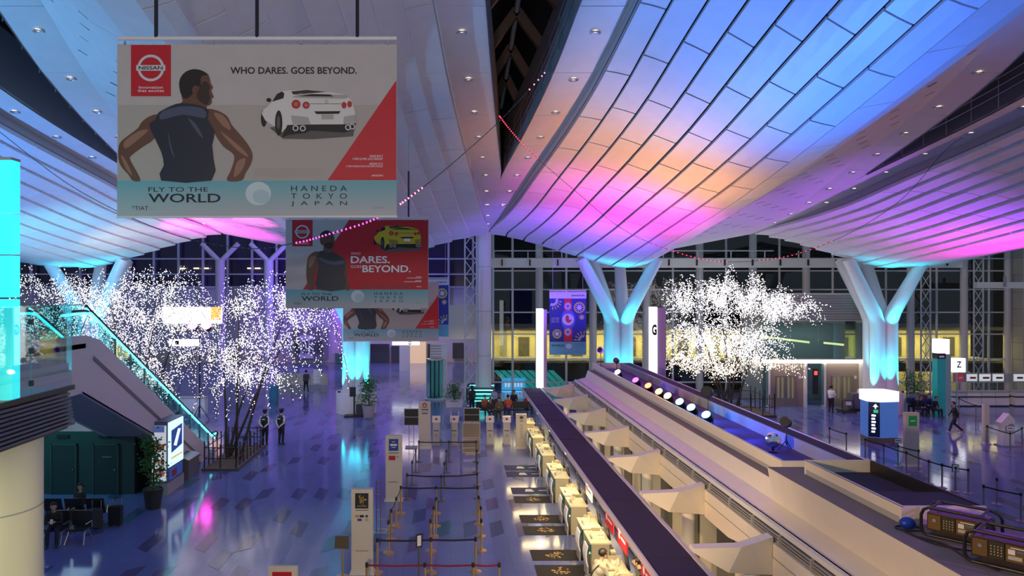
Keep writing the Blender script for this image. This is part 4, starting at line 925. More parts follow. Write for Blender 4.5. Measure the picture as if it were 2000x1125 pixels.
# landing and escalator
X0, X1 = -13.4, -11.5
Et, Eb = 22.6, 34.2
es = thing('escalator', 'escalator with cyan-lit glass sides descending from the upper deck', 'escalator', (X1, 30, 0))
side = mat('escalator_grey', (.66, .60, .62), .5)
zt = 6.3
sl = zt / (Eb - Et)
for xx in (X1, X0):
    MB().slab([(xx, 18.5, 6.55), (xx, Et, 6.55), (xx, Et+.9, 6.35), (xx, Eb+.2, .30), (xx, Eb+.9, .30), (xx, Eb+.9, 0), (xx, Eb-1.2, 0), (xx, Et-.2, 4.75), (xx, 18.5, 4.75)], (-.12, 0, 0)).build('side_truss', side, es, tri=True)
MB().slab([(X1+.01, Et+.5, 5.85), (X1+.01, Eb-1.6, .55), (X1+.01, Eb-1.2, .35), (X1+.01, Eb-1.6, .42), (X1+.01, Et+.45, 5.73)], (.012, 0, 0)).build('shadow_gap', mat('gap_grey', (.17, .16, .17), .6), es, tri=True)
MB().slab([(X0, Et-.2, 4.75), (X1, Et-.2, 4.75), (X1, Eb-1.2, .02), (X0, Eb-1.2, .02)], (0, 0, .06)).build('underside', mat('soffit_grey'), es)
MB().box(X0, 12.5, 6.15, X1, Et, 6.30).build('landing_floor', grey, es)
n = 34
for k in range(n):
    y = Et + (Eb-Et)*k/n; z = zt - (k+1)*zt/n
    MB().box(X0+.3, y, z-.2, X1-.3, y+(Eb-Et)/n+.02, z+.1).build('step', mat('step_steel', (.25, .25, .27), .4, .6), es)
cyl = mat('handrail_cyan_light', (.1, .9, .95), .4, emit=2.1, ecol=(.12, .9, 1))
for xx in (X1-.06, X0+.06):
    base = [(Et-1.2, 6.45), (Et, 6.45), (Et+.9, 6.25), (Eb, .42), (Eb+.9, .25)]
    for k in range(9):
        t0, t1 = k/9, (k+1)/9
        y0_, y1_ = Et+.9+(Eb-Et-.9)*t0, Et+.9+(Eb-Et-.9)*t1; za, zb = 6.25-5.83*t0, 6.25-5.83*t1
        MB().slab([(xx-.01, y0_+.02, za), (xx-.01, y1_-.02, zb), (xx-.01, y1_-.02, zb+.82), (xx-.01, y0_+.02, za+.82)], (.02, 0, 0)).build('glass_panel', teal_glass, es)
        MB().box(xx-.03, y1_-.03, zb-.05, xx+.03, y1_+.03, zb+.85).build('post', mat('rail_post_teal', (.12, .3, .3), .4), es)
    pts = [(xx, Et-1.3, 7.30), (xx, Et, 7.32), (xx, Et+.5, 7.24), (xx, Et+1.0, 7.0), (xx, Eb, 1.27), (xx, Eb+.5, 1.05), (xx, Eb+1.1, 1.0), (xx, Eb+1.35, .85), (xx, Eb+1.2, .6)]
    MB().tube(spline([Vector(q) for q in pts], 4, False), .045, 8).build('handrail', black, es, smooth=True)
    MB().tube(spline([Vector(q) - Vector((0, 0, .085)) for q in pts[:7]], 4, False), .042, 8).build('light_strip', cyl, es, smooth=True)
lg = thing('landing_balustrade', 'glass balustrade of the landing above the escalator', 'balustrade', (X1, 20, 6.3))
for k, y in enumerate((18.6, 19.9, 21.2)): MB().box(X1-.06, y, 6.5, X1-.04, y+1.25, 7.5).build('pane', teal_glass, lg)
MB().box(X1-.07, 18.6, 7.5, X1-.03, 22.45, 7.54).build('hand_rail', steel, lg)
# service room beneath the escalator
rm = sroot('wall_service_room')
darkteal = mat('room_slate', (.025, .05, .055), .45, noise=.1, nscale=1)
MB().box(-16.2, 28, 0, -12.35, 33, 2.45).build('room_block', darkteal, rm)
MB().box(-12.36, 28.05, 0, -12.3, 32, 2.4).build('room_side', mat('room_black', (.012, .013, .016), .5), rm)
for k, px in enumerate((125, 207)):
    c = P(px, 0, 27.95).x; dr = sroot(f'door_{k+1}')
    MB().box(c-.46, 27.93, 0, c+.46, 28, 1.93).build('leaf', mat('door_slate', (.018, .035, .04), .4), dr)
    for s in (-1, 1): MB().box(c+s*.46, 27.9, 0, c+s*.5, 28, 1.97).build('jamb', mat('jamb_slate', (.05, .08, .085), .4), dr)
    MB().box(c-.5, 27.9, 1.93, c+.5, 28, 1.97).build('head', mat('jamb_slate'), dr)
    MB().lathe([(.03, 0), (.03, .05)], (c+.36, 27.9, .95), 8).build('handle', steel, dr)
    MB().box(c-.28, 27.94, 2.18, c+.18, 27.99, 2.32).build('vent', black, dr)
    if k: MB().box(c-.14, 27.92, 1.45, c+.22, 27.93, 1.48).build('nameplate', steel, dr)
lamp('SPOT', (-16.5, 24.5, 4.4), (-15.2, 28, 2.2), (.05, .9, .75), 230, .3, 100, 1)
# ------------------------------------------------------------------ greenery
def foliage(name, pts, r, m, root, n, seed, leaf=(.10, .05)):
    rr = random.Random(seed); me = MB()
    for q in range(n):
        c = Vector(pts[rr.randrange(len(pts))]) + Vector((rr.gauss(0, r), rr.gauss(0, r), rr.gauss(0, r)))
        u = Vector((rr.gauss(0, 1), rr.gauss(0, 1), rr.gauss(0, .6))).normalized(); v = u.cross(Vector((rr.gauss(0, 1), rr.gauss(0, 1), rr.gauss(0, 1)))).normalized()
        a, b = leaf; me.add([c, c+u*a*.5+v*b, c+u*a, c+u*a*.5-v*b], [(0, 1, 2, 3)])
    o = me.build(name, m, root); o['kind'] = 'stuff'; return o
def pot_tree(loc, h, r, label, pot_m, pr=.33, ph=.55, seed=1, n=700, square=False, spread=.16, stems=1):
    x, y, z = loc; t = thing('potted_tree', label, 'potted plant', loc)
    if square: MB().hexa([(x-pr*.85, y-pr*.6, z), (x+pr*.85, y-pr*.6, z), (x+pr*.85, y+pr*.6, z), (x-pr*.85, y+pr*.6, z), (x-pr, y-pr*.7, z+ph), (x+pr, y-pr*.7, z+ph), (x+pr, y+pr*.7, z+ph), (x-pr, y+pr*.7, z+ph)]).build('pot', pot_m, t)
    else: MB().lathe([(pr*.72, 0), (pr, ph), (pr*.9, ph), (pr*.88, ph-.06)], loc, 20).build('pot', pot_m, t, smooth=True)
    MB().lathe([(pr*.85, ph-.08), (pr*.85, ph-.05)], loc, 14).build('soil', wood, t)
    rr = random.Random(seed); pts = []
    for s in range(stems):
        a = rr.random()*6; st = [(x+.05*s, y, z+ph-.05), (x+.08*math.cos(a), y+.08*math.sin(a), z+ph+(h-ph)*.5), (x+.05*math.cos(a), y, z+h*.95)]
        MB().tube(st, [.035, .028, .012], 6).build('stem', wood, t)
    for k in range(22):
        u = rr.random()**.8; zz = z+ph+.1+(h-ph-.15)*u; w = r*(1-.5*abs(u-.4)); a = rr.random()*6.28; q = rr.random()**.5*w
        pts.append((x+q*math.cos(a), y+q*math.sin(a), zz))
    foliage('foliage', pts, spread, leaf_m, t, n, seed)
    return t
g0 = GR(299, 992); pot_tree((g0.x, g0.y, 0), 2.5, .36, 'tall potted plant in a dark pot before the poster stand at left', mat('pot_charcoal', (.03, .03, .033), .5), .36, .72, 3, 900, spread=.13)
pot_tree((-5.13, 44.9, 0), 2.5, .5, 'round-headed potted tree in a grey pot beside the cyan-lit column', mat('pot_grey', (.4, .4, .44), .5), .42, .75, 4, 900, spread=.2)
g0 = GR(887, 794); pot_tree((g0.x, g0.y, 0), 1.35, .5, 'bushy plant in a white trough near the glass display column', white, .62, .5, 5, 700, True, .2, 3)
g0 = GR(1785, 783); pot_tree((g0.x, g0.y, 0), 2.0, .6, 'green potted tree beside the rightmost branching column', mat('pot_grey'), .4, .6, 6, 700, False, .22)
# ------------------------------------------------------------------ trees wrapped in white bulbs
bulb_m = mat('bulb_white', (1, 1, 1), .5, emit=2.1, ecol=(1, .93, .97)); bulb_w = mat('bulb_warm', (1, .9, .7), .5, emit=1.9, ecol=(1, .82, .62))
trunk_m = mat('trunk_dark', (.05, .035, .025), .8)
def lit_tree(x, y, h, lobes, label, seed, n_str, stems, br=.0235, step=.125, zmin=1.6, arch=1.0):
    rr = random.Random(seed)
    t = thing('illuminated_tree', label, 'tree', (x, y, .1), 'trees covered in white fairy lights')
    me = MB()
    fork = []
    for k in range(stems):
        a = rr.random()*6.28; b = Vector((x + .35*math.cos(a)*(k > 0), y + 1.0*math.sin(a)*(k > 0), .1)); lob = lobes[k % len(lobes)]
        c = Vector(lob[0]) ; pts = [b, b.lerp(c, .4) + Vector((0, 0, .5)), b.lerp(c, .75)+Vector((0, 0, .3)), c]
        pts = spline(pts, 4, False); MB().tube(pts, [max(.015, .075*(1-i/len(pts))) for i in range(len(pts))], 6).build('trunk', trunk_m, t); fork.append(pts)
    V = [[], []]; tw = MB()
    for s in range(n_str):
        lc, lr, lz = lobes[rr.randrange(len(lobes))]; lc = Vector(lc)
        a = rr.random()*6.28; q = rr.random()**.5; el = rr.random()
        st = lc + Vector((.25*lr*math.cos(a)*rr.random(), .25*lr*math.sin(a)*rr.random(), -lz*.35*rr.random()))
        out = Vector((math.cos(a), math.sin(a), 0)); reach = lr*(.35+.65*q); rise = lz*(.15+.85*el)*(1-.45*q)
        mid = st + out*reach*.55 + Vector((0, 0, rise)); drop = arch*lz*(.25+.9*rr.random())*q
        end = st + out*reach*1.0 + Vector((0, 0, rise*.75 - drop))
        tip = end + out*reach*.10 + Vector((0, 0, -drop*.55))
        L = spline([st, mid, end, tip], 10, False)
        if s % 3 == 0: tw.tube(L[::3], .012, 3)
        acc = 0
        for i in range(len(L)-1):
            seg = (L[i+1]-L[i]).length; kk = int(seg/step + rr.random())
            for j in range(kk):
                p = L[i].lerp(L[i+1], rr.random()) + Vector((rr.gauss(0, .05), rr.gauss(0, .05), rr.gauss(0, .05)))
                if p.z > zmin + rr.random()*.8: V[1 if (p.z < 3.6 and rr.random() < .75) else 0].append(p)
    b = tw.build('branches', trunk_m, t); b['kind'] = 'stuff'
    for k in (0, 1):
        if not V[k]: continue
        c = np.array([tuple(p) for p in V[k]]); o = np.array([(1,0,0),(-1,0,0),(0,1,0),(0,-1,0),(0,0,1),(0,0,-1)])*br
        sc = np.random.RandomState(seed).uniform(.6, 1.25, len(c))
        vs = (c[:, None, :] + o[None]*sc[:, None, None]).reshape(-1, 3) - np.array(wl(t)); f0 = np.array([(0,2,4),(2,1,4),(1,3,4),(3,0,4),(2,0,5),(1,2,5),(3,1,5),(0,3,5)])
        fs = (f0[None] + (np.arange(len(c))*6)[:, None, None]).reshape(-1, 3)
        m2 = bpy.data.meshes.new('fairy_lights'); m2.from_pydata(vs.tolist(), [], fs.tolist()); m2.materials.append((bulb_m, bulb_w)[k])
        q = put('fairy_lights', m2, t); q['kind'] = 'stuff'
    return t
lit_tree(-10.1, 33.8, 8, [((-9.9, 33.6, 7.2), 1.2, 2.0), ((-10.6, 33.4, 5.0), 2.3, 1.9), ((-7.6, 34.2, 7.5), 2.2, 1.9), ((-7.2, 34.2, 6.6), 1.8, 2.2), ((-9.3, 33.6, 3.9), 1.9, 1.4), ((-8.6, 33.5, 5.4), 2.1, 1.7), ((-9.6, 33.5, 4.2), 2.2, 2.0)], 'white-lit tree in the fenced planter near the two guards', 11, 205, 5, zmin=1.9)
lit_tree(-16.8, 38.5, 9, [((-15.6, 38.5, 8.0), 2.6, 2.0), ((-18.4, 38.8, 7.6), 2.4, 2.3), ((-16.6, 38.3, 5.2), 2.7, 2.2), ((-14.4, 38.2, 6.4), 2.0, 2.4), ((-17, 38.2, 3.6), 2.0, 1.8), ((-16, 38.2, 6.6), 3.0, 2.2)], 'largest white-lit tree, arching behind the escalator', 12, 260, 5, zmin=1.6)
lit_tree(-22.0, 40.5, 8, [((-22.4, 40.5, 8.0), 2.6, 1.9), ((-20.4, 40.5, 6.8), 2.2, 2.2), ((-23.6, 40.5, 6.2), 2.0, 1.8), ((-21.5, 40, 4.6), 2.2, 1.9)], 'white-lit tree at far left, seen above and through the deck glass', 13, 195, 4, zmin=1.2)
lit_tree(18.2, 47.0, 9, [((15.4, 47, 7.2), 1.4, 3.0), ((17.6, 47, 7.4), 1.3, 3.1), ((19.4, 47, 7.2), 1.4, 3.0), ((21.0, 47, 6.8), 1.6, 2.8), ((16.4, 46.8, 5.0), 2.4, 2.4), ((19.4, 46.8, 4.8), 2.8, 2.3), ((15.6, 46.8, 3.2), 1.9, 2.2), ((17.8, 46.6, 3.0), 2.2, 2.2), ((20.4, 46.8, 3.3), 2.3, 1.9), ((22.4, 47, 6.6), 1.9, 1.9), ((17.6, 46.8, 4.4), 3.0, 2.0)], 'big white-lit tree between the letter G tower and the glass lift hall', 14, 600, 7, br=.029, zmin=1.7, arch=.3)
def planter(x0, y0, x1, y1, label, flabel, hh=1.05, sp=.55):
    t = thing('tree_planter', label, 'planter', ((x0+x1)/2, (y0+y1)/2, 0))
    for a in ((x0, y0, x1, y0+.16), (x0, y1-.16, x1, y1), (x0, y0+.16, x0+.16, y1-.16), (x1-.16, y0+.16, x1, y1-.16)): MB().box(a[0], a[1], 0, a[2], a[3], .12).build('kerb', mat('kerb_dark', (.08, .075, .075), .6), t)
    MB().box(x0+.16, y0+.16, 0, x1-.16, y1-.16, .10).build('soil', mat('bark_chips', (.10, .075, .05), .9, noise=.5, nscale=25), t)
    f = thing('bamboo_fence', flabel, 'fence', ((x0+x1)/2, (y0+y1)/2, .12))
    m = .1
    def run(a, b):
        a, b = Vector(a), Vector(b); n = max(2, int((b-a).length/sp))
        for k in range(n+1):
            p = a.lerp(b, k/n); MB().tube([p, p+Vector((0, 0, hh*(1 if k % 2 else 1.12)))], .028, 6).build('post', black, f)
        for z in (.4, .85): MB().tube([a+Vector((0, 0, hh*z)), b+Vector((0, 0, hh*z))], .022, 6).build('rail', black, f)
    q = [(x0+m, y0+m, .12), (x1-m, y0+m, .12), (x1-m, y1-m, .12), (x0+m, y1-m, .12)]
    for k in range(4): run(q[k], q[(k+1) % 4])
planter(-10.95, 31.5, -9.35, 36.3, 'low dark kerbed planter bed holding the lit tree near the guards', 'black bamboo pole fence around the planter near the guards')
planter(14.3, 44.8, 20.4, 48.6, 'low dark planter bed under the big lit tree on the right', 'black bamboo pole fence under the big lit tree on the right', 1.2, .7)
# poster stand and recycling bin
ps = thing('poster_stand', 'lit two-sided poster stand behind the potted plant at left', 'poster stand', (-11.3, 28.6, 0))
MB().box(-11.65, 27.8, 0, -10.97, 29.5, .45).build('plinth', grey, ps); MB().box(-11.62, 27.84, .45, -11.0, 29.46, 2.85).build('cabinet', mat('cabinet_blue_grey', (.12, .15, .22), .5), ps)
MB().box(-11.58, 27.80, .55, -11.04, 27.84, 2.7).build('front_poster', mat('poster_front', (.6, .62, .66), .5, emit=.5), ps)
for k, (z0, z1, c) in enumerate(((2.45, 2.7, (.1, .15, .4)), (1.75, 2.0, (.5, .15, .08)), (1.2, 1.4, (.55, .3, .2)), (.75, 1.05, (.45, .12, .1)))): MB().box(-11.5+.05*k, 27.79, z0, -11.1, 27.80, z1).build('poster_image', mat('poster_colour%d' % k, c, .5, emit=.35), ps)
MB().box(-11.0, 27.9, 1.05, -10.96, 29.4, 2.8).build('side_poster', mat('poster_side', (.55, .75, .9), .5, emit=.9), ps)
S6 = Sheet(ps, lambda a, b, l: Vector((-10.958 + .004*l, 27.9 + 1.5*a, 2.8 - 1.75*b)))
S6.poly('poster_image', [(.15, .20), (.9, .14), (.9, .62), (.15, .70)], mat('poster_navy', (.03, .08, .35), .5, emit=.3), 1); S6.poly('poster_image', [(.3, .55), (.6, .22), (.8, .25), (.5, .6)], mat('poster_ice', (.7, .85, 1), .5, emit=.8), 2)
S6.rect('poster_image', .12, .8, .9, .84, mat('poster_yellow', (.8, .6, .1), .5, emit=.5), 1); MB().box(-11.0, 28.0, .55, -10.965, 29.3, .95).build('lower_panel', mat('poster_navy'), ps)
MB().box(-10.965, 28.2, .62, -10.955, 28.7, .88).build('red_notice', mat('poster_red', (.4, .05, .06), .5), ps)
rb = thing('recycling_bin', 'grey metal recycling bin between the poster stand and the planter', 'bin', (-11.3, 30.9, 0))
MB().box(-11.75, 30.1, 0, -11.0, 31.35, .82).build('body', mat('bin_grey', (.22, .22, .24), .4, .5), rb, bevel=.01)
MB().hexa([(-11.8, 30.05, .82), (-10.97, 30.05, .82), (-10.97, 31.4, .82), (-11.8, 31.4, .82), (-11.8, 30.05, 1.02), (-11.15, 30.05, .9), (-11.15, 31.4, .9), (-11.8, 31.4, 1.02)]).build('lid', steel, rb)
for y in (30.35, 30.75, 31.1): MB().lathe([(.1, 0), (.1, .012)], (-11.45, y, .955), 12).build('opening', black, rb)
for y in (30.4, 30.95): MB().box(-10.99, y-.08, .4, -10.985, y+.08, .56).build('sticker', mat('sticker_blue', (.1, .2, .5), .5), rb)
# row of black waiting seats
seatm = mat('seat_black', (.02, .02, .024), .35)
for k in range(5):
    x = -14.9 + k*.72; y = 24.6
    t = thing('waiting_seat', f'black waiting-area seat, {ORD[k]} from the left in the row before the dark room', 'seat', (x, y, 0), 'row of black waiting seats')
    MB().box(x-.3, y-.28, .40, x+.3, y+.22, .48).build('seat', seatm, t, bevel=.02)
    MB().hexa([(x-.3, y-.30, .5), (x+.3, y-.30, .5), (x+.3, y-.24, .5), (x-.3, y-.24, .5), (x-.3, y-.44, .95), (x+.3, y-.44, .95), (x+.3, y-.38, .95), (x-.3, y-.38, .95)]).build('backrest', seatm, t)
    for s in (-1, 1): MB().tube([(x+s*.34, y-.25, .42), (x+s*.34, y-.2, .64), (x+s*.34, y+.18, .64), (x+s*.34, y+.2, .42)], .02, 6).build('armrest', steel, t)
    MB().tube([(x, y-.1, .4), (x, y-.1, .1)], .03, 6).build('leg', steel, t); MB().tube([(x, y-.35, .02), (x, y-.1, .12), (x, y+.25, .02)], .02, 6).build('foot', steel, t)
for k in range(2):
    x = -12.5 + k*.72; y = 22.7
    t = thing('waiting_seat', ('black waiting seat with steel frame under the seated man', 'empty black waiting seat with splayed steel legs beside the seated man')[k], 'seat', (x, y, 0), 'front waiting seats')
    MB().box(x-.3, y-.25, .40, x+.3, y+.25, .47).build('seat', seatm, t, bevel=.02); MB().box(x-.3, y+.25, .45, x+.3, y+.30, .92).build('backrest', seatm, t)
    for s in (-1, 1):
        MB().tube([(x+s*.33, y+.2, .42), (x+s*.33, y+.18, .62), (x+s*.33, y-.2, .62)], .018, 6).build('armrest', steel, t); MB().tube([(x+s*.25, y-.1, .4), (x+s*.3, y-.3, 0)], .018, 6).build('leg', steel, t); MB().tube([(x+s*.25, y+.1, .4), (x+s*.3, y+.3, 0)], .018, 6).build('leg', steel, t)
def suitcase(x, y, label, w=.42, d=.28, h=.66, m=None):
    t = thing('suitcase', label, 'suitcase', (x, y, 0)); MB().box(x-w/2, y-d/2, .05, x+w/2, y+d/2, h).build('shell', m or black, t, bevel=.03)
    for s in (-.15, .15): MB().tube([(x+s, y+d/2-.03, h), (x+s, y+d/2-.03, h+.25)], .01, 5).build('handle_rod', steel, t)
    MB().tube([(x-.15, y+d/2-.03, h+.25), (x+.15, y+d/2-.03, h+.25)], .014, 6).build('grip', black, t)
    for a in (-1, 1):
        for b in (-1, 1): MB().ell((x+a*w*.38, y+b*d*.35, .03), .03, 6, 5).build('wheel', black, t)
suitcase(-11.35, 24.3, 'black suitcase standing at the right end of the waiting seats'); suitcase(-11.9, 24.0, 'dark grey suitcase behind the empty waiting seat', m=mat('case_grey', (.06, .06, .07), .5))
# ------------------------------------------------------------------ people
skin_m = mat('skin_light', (.55, .34, .24), .5); hair_m = mat('hair_black', (.012, .010, .010), .5); shoe_m = mat('shoe_black', (.015, .015, .017), .4)
def person(loc, rz, label, pose='stand', shirt=(.6, .6, .62), pants=(.02, .02, .03), sleeve=None, hair='short', voxel=.02, fingers=True, lean=0, extras=None, scale=1.0, group=None, look=0, shoe=None):
    t = local('person', label, 'person', loc, rz, group)
    V = Vector; caps = []   # (a, b, ra, rb, material index): 0 skin 1 shirt 2 trousers 3 shoes
    up = 0.0
    if pose.startswith('sit'):
        hip = V((0, 0, .50)); kn = [V((s*.13, .44, .50)) for s in (-1, 1)]; an = [V((s*.13, .46, .08)) for s in (-1, 1)]
    else:
        hip = V((0, 0, .93)); st = .0
        kn = [V((s*.10, .03, .50)) for s in (-1, 1)]; an = [V((s*.11, -.01, .08)) for s in (-1, 1)]
        if pose == 'walk':
            kn = [V((-.09, .20, .52)), V((.09, .02, .50))]; an = [V((-.09, .30, .10)), V((.09, -.34, .14))]
    L = math.radians(lean)
    def tor(x, y, z):   # torso point: height above the hip, leaned forward
        return hip + V((x, y*math.cos(L) + z*math.sin(L), z*math.cos(L) - y*math.sin(L)))
    caps += [(tor(-.07, 0, -.02), tor(.07, 0, -.02), .125, .125, 2), (tor(-.05, 0, .12), tor(.05, 0, .12), .12, .12, 1), (tor(-.08, 0, .32), tor(.08, 0, .32), .125, .125, 1), (tor(-.13, 0, .45), tor(.13, 0, .45), .085, .085, 1),
             (tor(0, 0, .05), tor(0, 0, .40), .13, .13, 1), (tor(0, -.01, .46), tor(0, .02, .60), .055, .05, 0)]
    for s, k, a in ((-1, kn[0], an[0]), (1, kn[1], an[1])):
        h = hip + V((s*.09, 0, -.02)); caps += [(h, k, .105, .075, 2), (k, a + V((0, 0, .04)), .072, .055, 2), (a + V((0, -.03, -.035)), a + V((0, .13, -.045)), .042, .036, 3)]
    hd = tor(0, .03, .70)
    caps += [(hd + V((0, 0, .03)), hd + V((0, -.01, .035)), .092, .095, 0), (hd + V((0, .025, -.03)), hd + V((0, .035, -.055)), .07, .05, 0)]
    sh = [tor(s*.185, 0, .45) for s in (-1, 1)]
    if pose in ('sit_phone', 'reach', 'sit_write'):
        el = [sh[0] + V((-.05, .10, -.25)), sh[1] + V((.05, .10, -.25))]; f = .30 if pose != 'reach' else .36
        wr = [V((-.08, el[0].y + f*.75, el[0].z + (.08 if pose == 'sit_phone' else .04))), V((.08, el[1].y + f*.75, el[1].z + (.08 if pose == 'sit_phone' else .04)))]
    elif pose == 'back':   # hands joined behind
        el = [sh[0] + V((-.065, -.08, -.27)), sh[1] + V((.065, -.08, -.27))]; wr = [V((-.03, -.20, .93)), V((.04, -.19, .92))]
    elif pose == 'sit':
        el = [sh[0] + V((-.05, .04, -.27)), sh[1] + V((.05, .04, -.27))]; wr = [V((-.11, .30, .60)), V((.11, .30, .60))]
    elif pose == 'walk':
        el = [sh[0] + V((-.05, -.12, -.25)), sh[1] + V((.05, .10, -.26))]; wr = [el[0] + V((.02, .02, -.25)), el[1] + V((-.02, .14, -.21))]
    else:
        el = [sh[0] + V((-.06, -.02, -.28)), sh[1] + V((.06, -.02, -.28))]; wr = [el[0] + V((.0, .06, -.25)), el[1] + V((.0, .06, -.25))]
    am = 1 if sleeve != 'short' else 0
    for i in (0, 1):
        caps += [(sh[i], sh[i].lerp(el[i], .5), .058, .05, 1), (sh[i].lerp(el[i], .5), el[i], .05, .043, am), (el[i], wr[i], .042, .030, am)]
        d = (wr[i] - el[i]).normalized(); s = -1 if i == 0 else 1
        pal = wr[i] + d*.075; caps.append((wr[i] + d*.02, pal, .034, .036, 0))
        if fingers:
            side = d.cross(V((0, 0, 1)));  side = side.normalized() if side.length > .01 else V((1, 0, 0)); curl = V((0, 0, -.4)) if abs(d.z) < .8 else V((0, .4, 0))
            for q in range(4):
                b0 = pal + side*(.016*(q-1.5)); ln = (.06, .07, .066, .05)[q]
                m0 = b0 + (d + curl*.2).normalized()*ln*.55; m1 = m0 + (d + curl*1.1).normalized()*ln*.5
                caps += [(b0, m0, .0105, .0100, 0), (m0, m1, .010, .009, 0)]
            th = wr[i] + d*.035 - side*s*.03; caps += [(th, th - side*s*.025 + d*.03, .013, .011, 0), (th - side*s*.025 + d*.03, th - side*s*.02 + d*.065, .011, .010, 0)]
    me = MB()
    for a, b, ra, rb, m_ in caps:
        if (b-a).length > 1e-4: me.tube([a, b], [ra, rb], 10)
        me.ell(a, ra, 10, 6); me.ell(b, rb, 10, 6)
    me.ell(hd + V((0, .105, -.005)), (.014, .022, .026), 8, 6); 
    for s in (-1, 1): me.ell(hd + V((s*.094, 0, .0)), (.014, .024, .034), 8, 6)
    ms = bpy.data.meshes.new('tmp'); ms.from_pydata([tuple(q) for q in me.v], [], me.f)
    ob = bpy.data.objects.new('tmp', ms); COL.objects.link(ob); md = ob.modifiers.new('r', 'REMESH'); md.mode = 'VOXEL'; md.voxel_size = voxel; md.use_smooth_shade = True
    sm = ob.modifiers.new('s', 'SMOOTH'); sm.factor = .5; sm.iterations = 2
    dg = bpy.context.evaluated_depsgraph_get(); dg.update(); out = bpy.data.meshes.new_from_object(ob.evaluated_get(dg)); bpy.data.objects.remove(ob); out.name = 'body'
    n = len(out.polygons); cc = np.empty(n*3); out.polygons.foreach_get('center', cc); cc = cc.reshape(n, 3)
    best = np.full(n, 1e9); mi = np.zeros(n, int)
    for a, b, ra, rb, m_ in caps:
        a_, b_ = np.array(a), np.array(b); ab = b_ - a_; tt = np.clip(((cc - a_) @ ab) / max(ab @ ab, 1e-9), 0, 1); ds = np.linalg.norm(cc - (a_ + tt[:, None]*ab), axis=1) - (ra + (rb-ra)*tt)
        k = ds < best; best[k] = ds[k]; mi[k] = m_
    key = '%02d%02d%02d' % tuple(int(99*c) for c in shirt); kp = '%02d%02d%02d' % tuple(int(99*c) for c in pants)
    out.materials.clear()
    for q in (skin_m, mat('shirt_' + key, shirt, .7), mat('trousers_' + kp, pants, .7), shoe or shoe_m): out.materials.append(q)
    out.polygons.foreach_set('material_index', mi.astype(np.int32)); out.polygons.foreach_set('use_smooth', np.ones(n, bool))
    body = put('body', out, t)
    # hair: a cap over the skull, open at the face
    hm_ = MB(); hm_.ell(hd + V((0, -.012, .045)), (.108, .115, .105), 14, 10)
    keep = [f for f in hm_.f if not (sum(hm_.v[i].y for i in f)/len(f) > hd.y + .045 and sum(hm_.v[i].z for i in f)/len(f) < hd.z + .075) and sum(hm_.v[i].z for i in f)/len(f) > hd.z - .05]
    hm_.f = keep; hm_.mi = [0]*len(keep); hm_.build('hair', hair_m, t, smooth=True)
    if hair == 'long': h2 = MB(); h2.ell(hd + V((0, -.075, -.10)), (.10, .055, .20), 12, 8); h2.build('hair', hair_m, t, smooth=True)
    for s in (-1, 1): MB().ell(hd + V((s*.035, .088, .015)), (.012, .008, .008), 6, 5).build('eye', hair_m, t)
    MB().ell(hd + V((0, .087, -.055)), (.022, .008, .007), 8, 5).build('mouth', mat('lips', (.35, .14, .12), .5), t)
    if extras: extras(t, tor, hd, wr, el, hip)
    t.scale = (scale,)*3
    return t
def guard_kit(t, tor, hd, wr, el, hip):
    nv = mat('vest_navy', (.012, .016, .035), .6)
    m = MB(); m.tube([tor(0, 0, -.06), tor(0, 0, .15), tor(0, 0, .33), tor(0, 0, .46), tor(0, 0, .54)], [.175, .175, .19, .185, .09], 16); m.v = [Vector((q.x*1.14, q.y*.88, q.z)) for q in m.v]; m.build('vest', nv, t, smooth=True)
    MB().lathe([(.118, 0), (.122, .04), (.128, .06), (.10, .09), (.02, .095)], tuple(hd + Vector((0, 0, .075))), 16).build('cap', nv, t, smooth=True)
    MB().ell(hd + Vector((0, .1, .085)), (.075, .06, .008), 10, 5).build('cap_peak', black, t)
    MB().lathe([(.178, 0), (.178, .045)], tuple(hip + Vector((0, 0, .02))), 14).build('belt', black, t)
    MB().box(-.08, -.175, hip.z+.36, .08, -.165, hip.z+.40).build('back_lettering', wink, t)
    for i in (0, 1): MB().tube([el[i].lerp(wr[i], -.35), el[i].lerp(wr[i], -.1)], .056, 10).build('armband', mat('armband_green', (.3, .4, .1), .6), t)
g = GR(517, 869); person((g.x, g.y, 0), math.radians(-8), 'guard in cap, navy vest and white shirt standing left, hands behind', 'back', (.75, .75, .78), (.012, .014, .025), extras=guard_kit, voxel=.016, scale=1.02)
g = GR(549, 868); person((g.x, g.y, 0), math.radians(-25), 'guard in cap, navy vest and white shirt standing right of the other guard', 'back', (.75, .75, .78), (.012, .014, .025), extras=guard_kit, voxel=.016, scale=1.03)
def phone(t, tor, hd, wr, el, hip): MB().bx((0, wr[0].y+.10, wr[0].z+.05), (.08, .015, .15)).build('phone', wink, t)
def straps(t, tor, hd, wr, el, hip):
    m = MB(); m.tube([tor(.11, .10, .46), tor(.0, .15, .30), tor(-.16, .10, .06)], .014, 6); m.tube([tor(.11, -.10, .46), tor(.0, -.14, .28), tor(-.16, -.10, .06)], .014, 6); m.build('bag_strap', black, t)
    MB().tube([tor(0, -.01, .47), tor(0, .01, .53)], [.09, .075], 12).build('scarf', mat('scarf_grey', (.5, .48, .42), .8), t)
    MB().bx(tuple(tor(-.22, -.03, -.02)), (.10, .28, .26)).build('shoulder_bag', black, t)
person((3.50, 17.25, 0), math.radians(-72), 'man in a pale jumper with shoulder bag leaning over the check-in desk', 'reach', (.42, .41, .34), (.05, .05, .06), extras=straps, voxel=.011, lean=14)
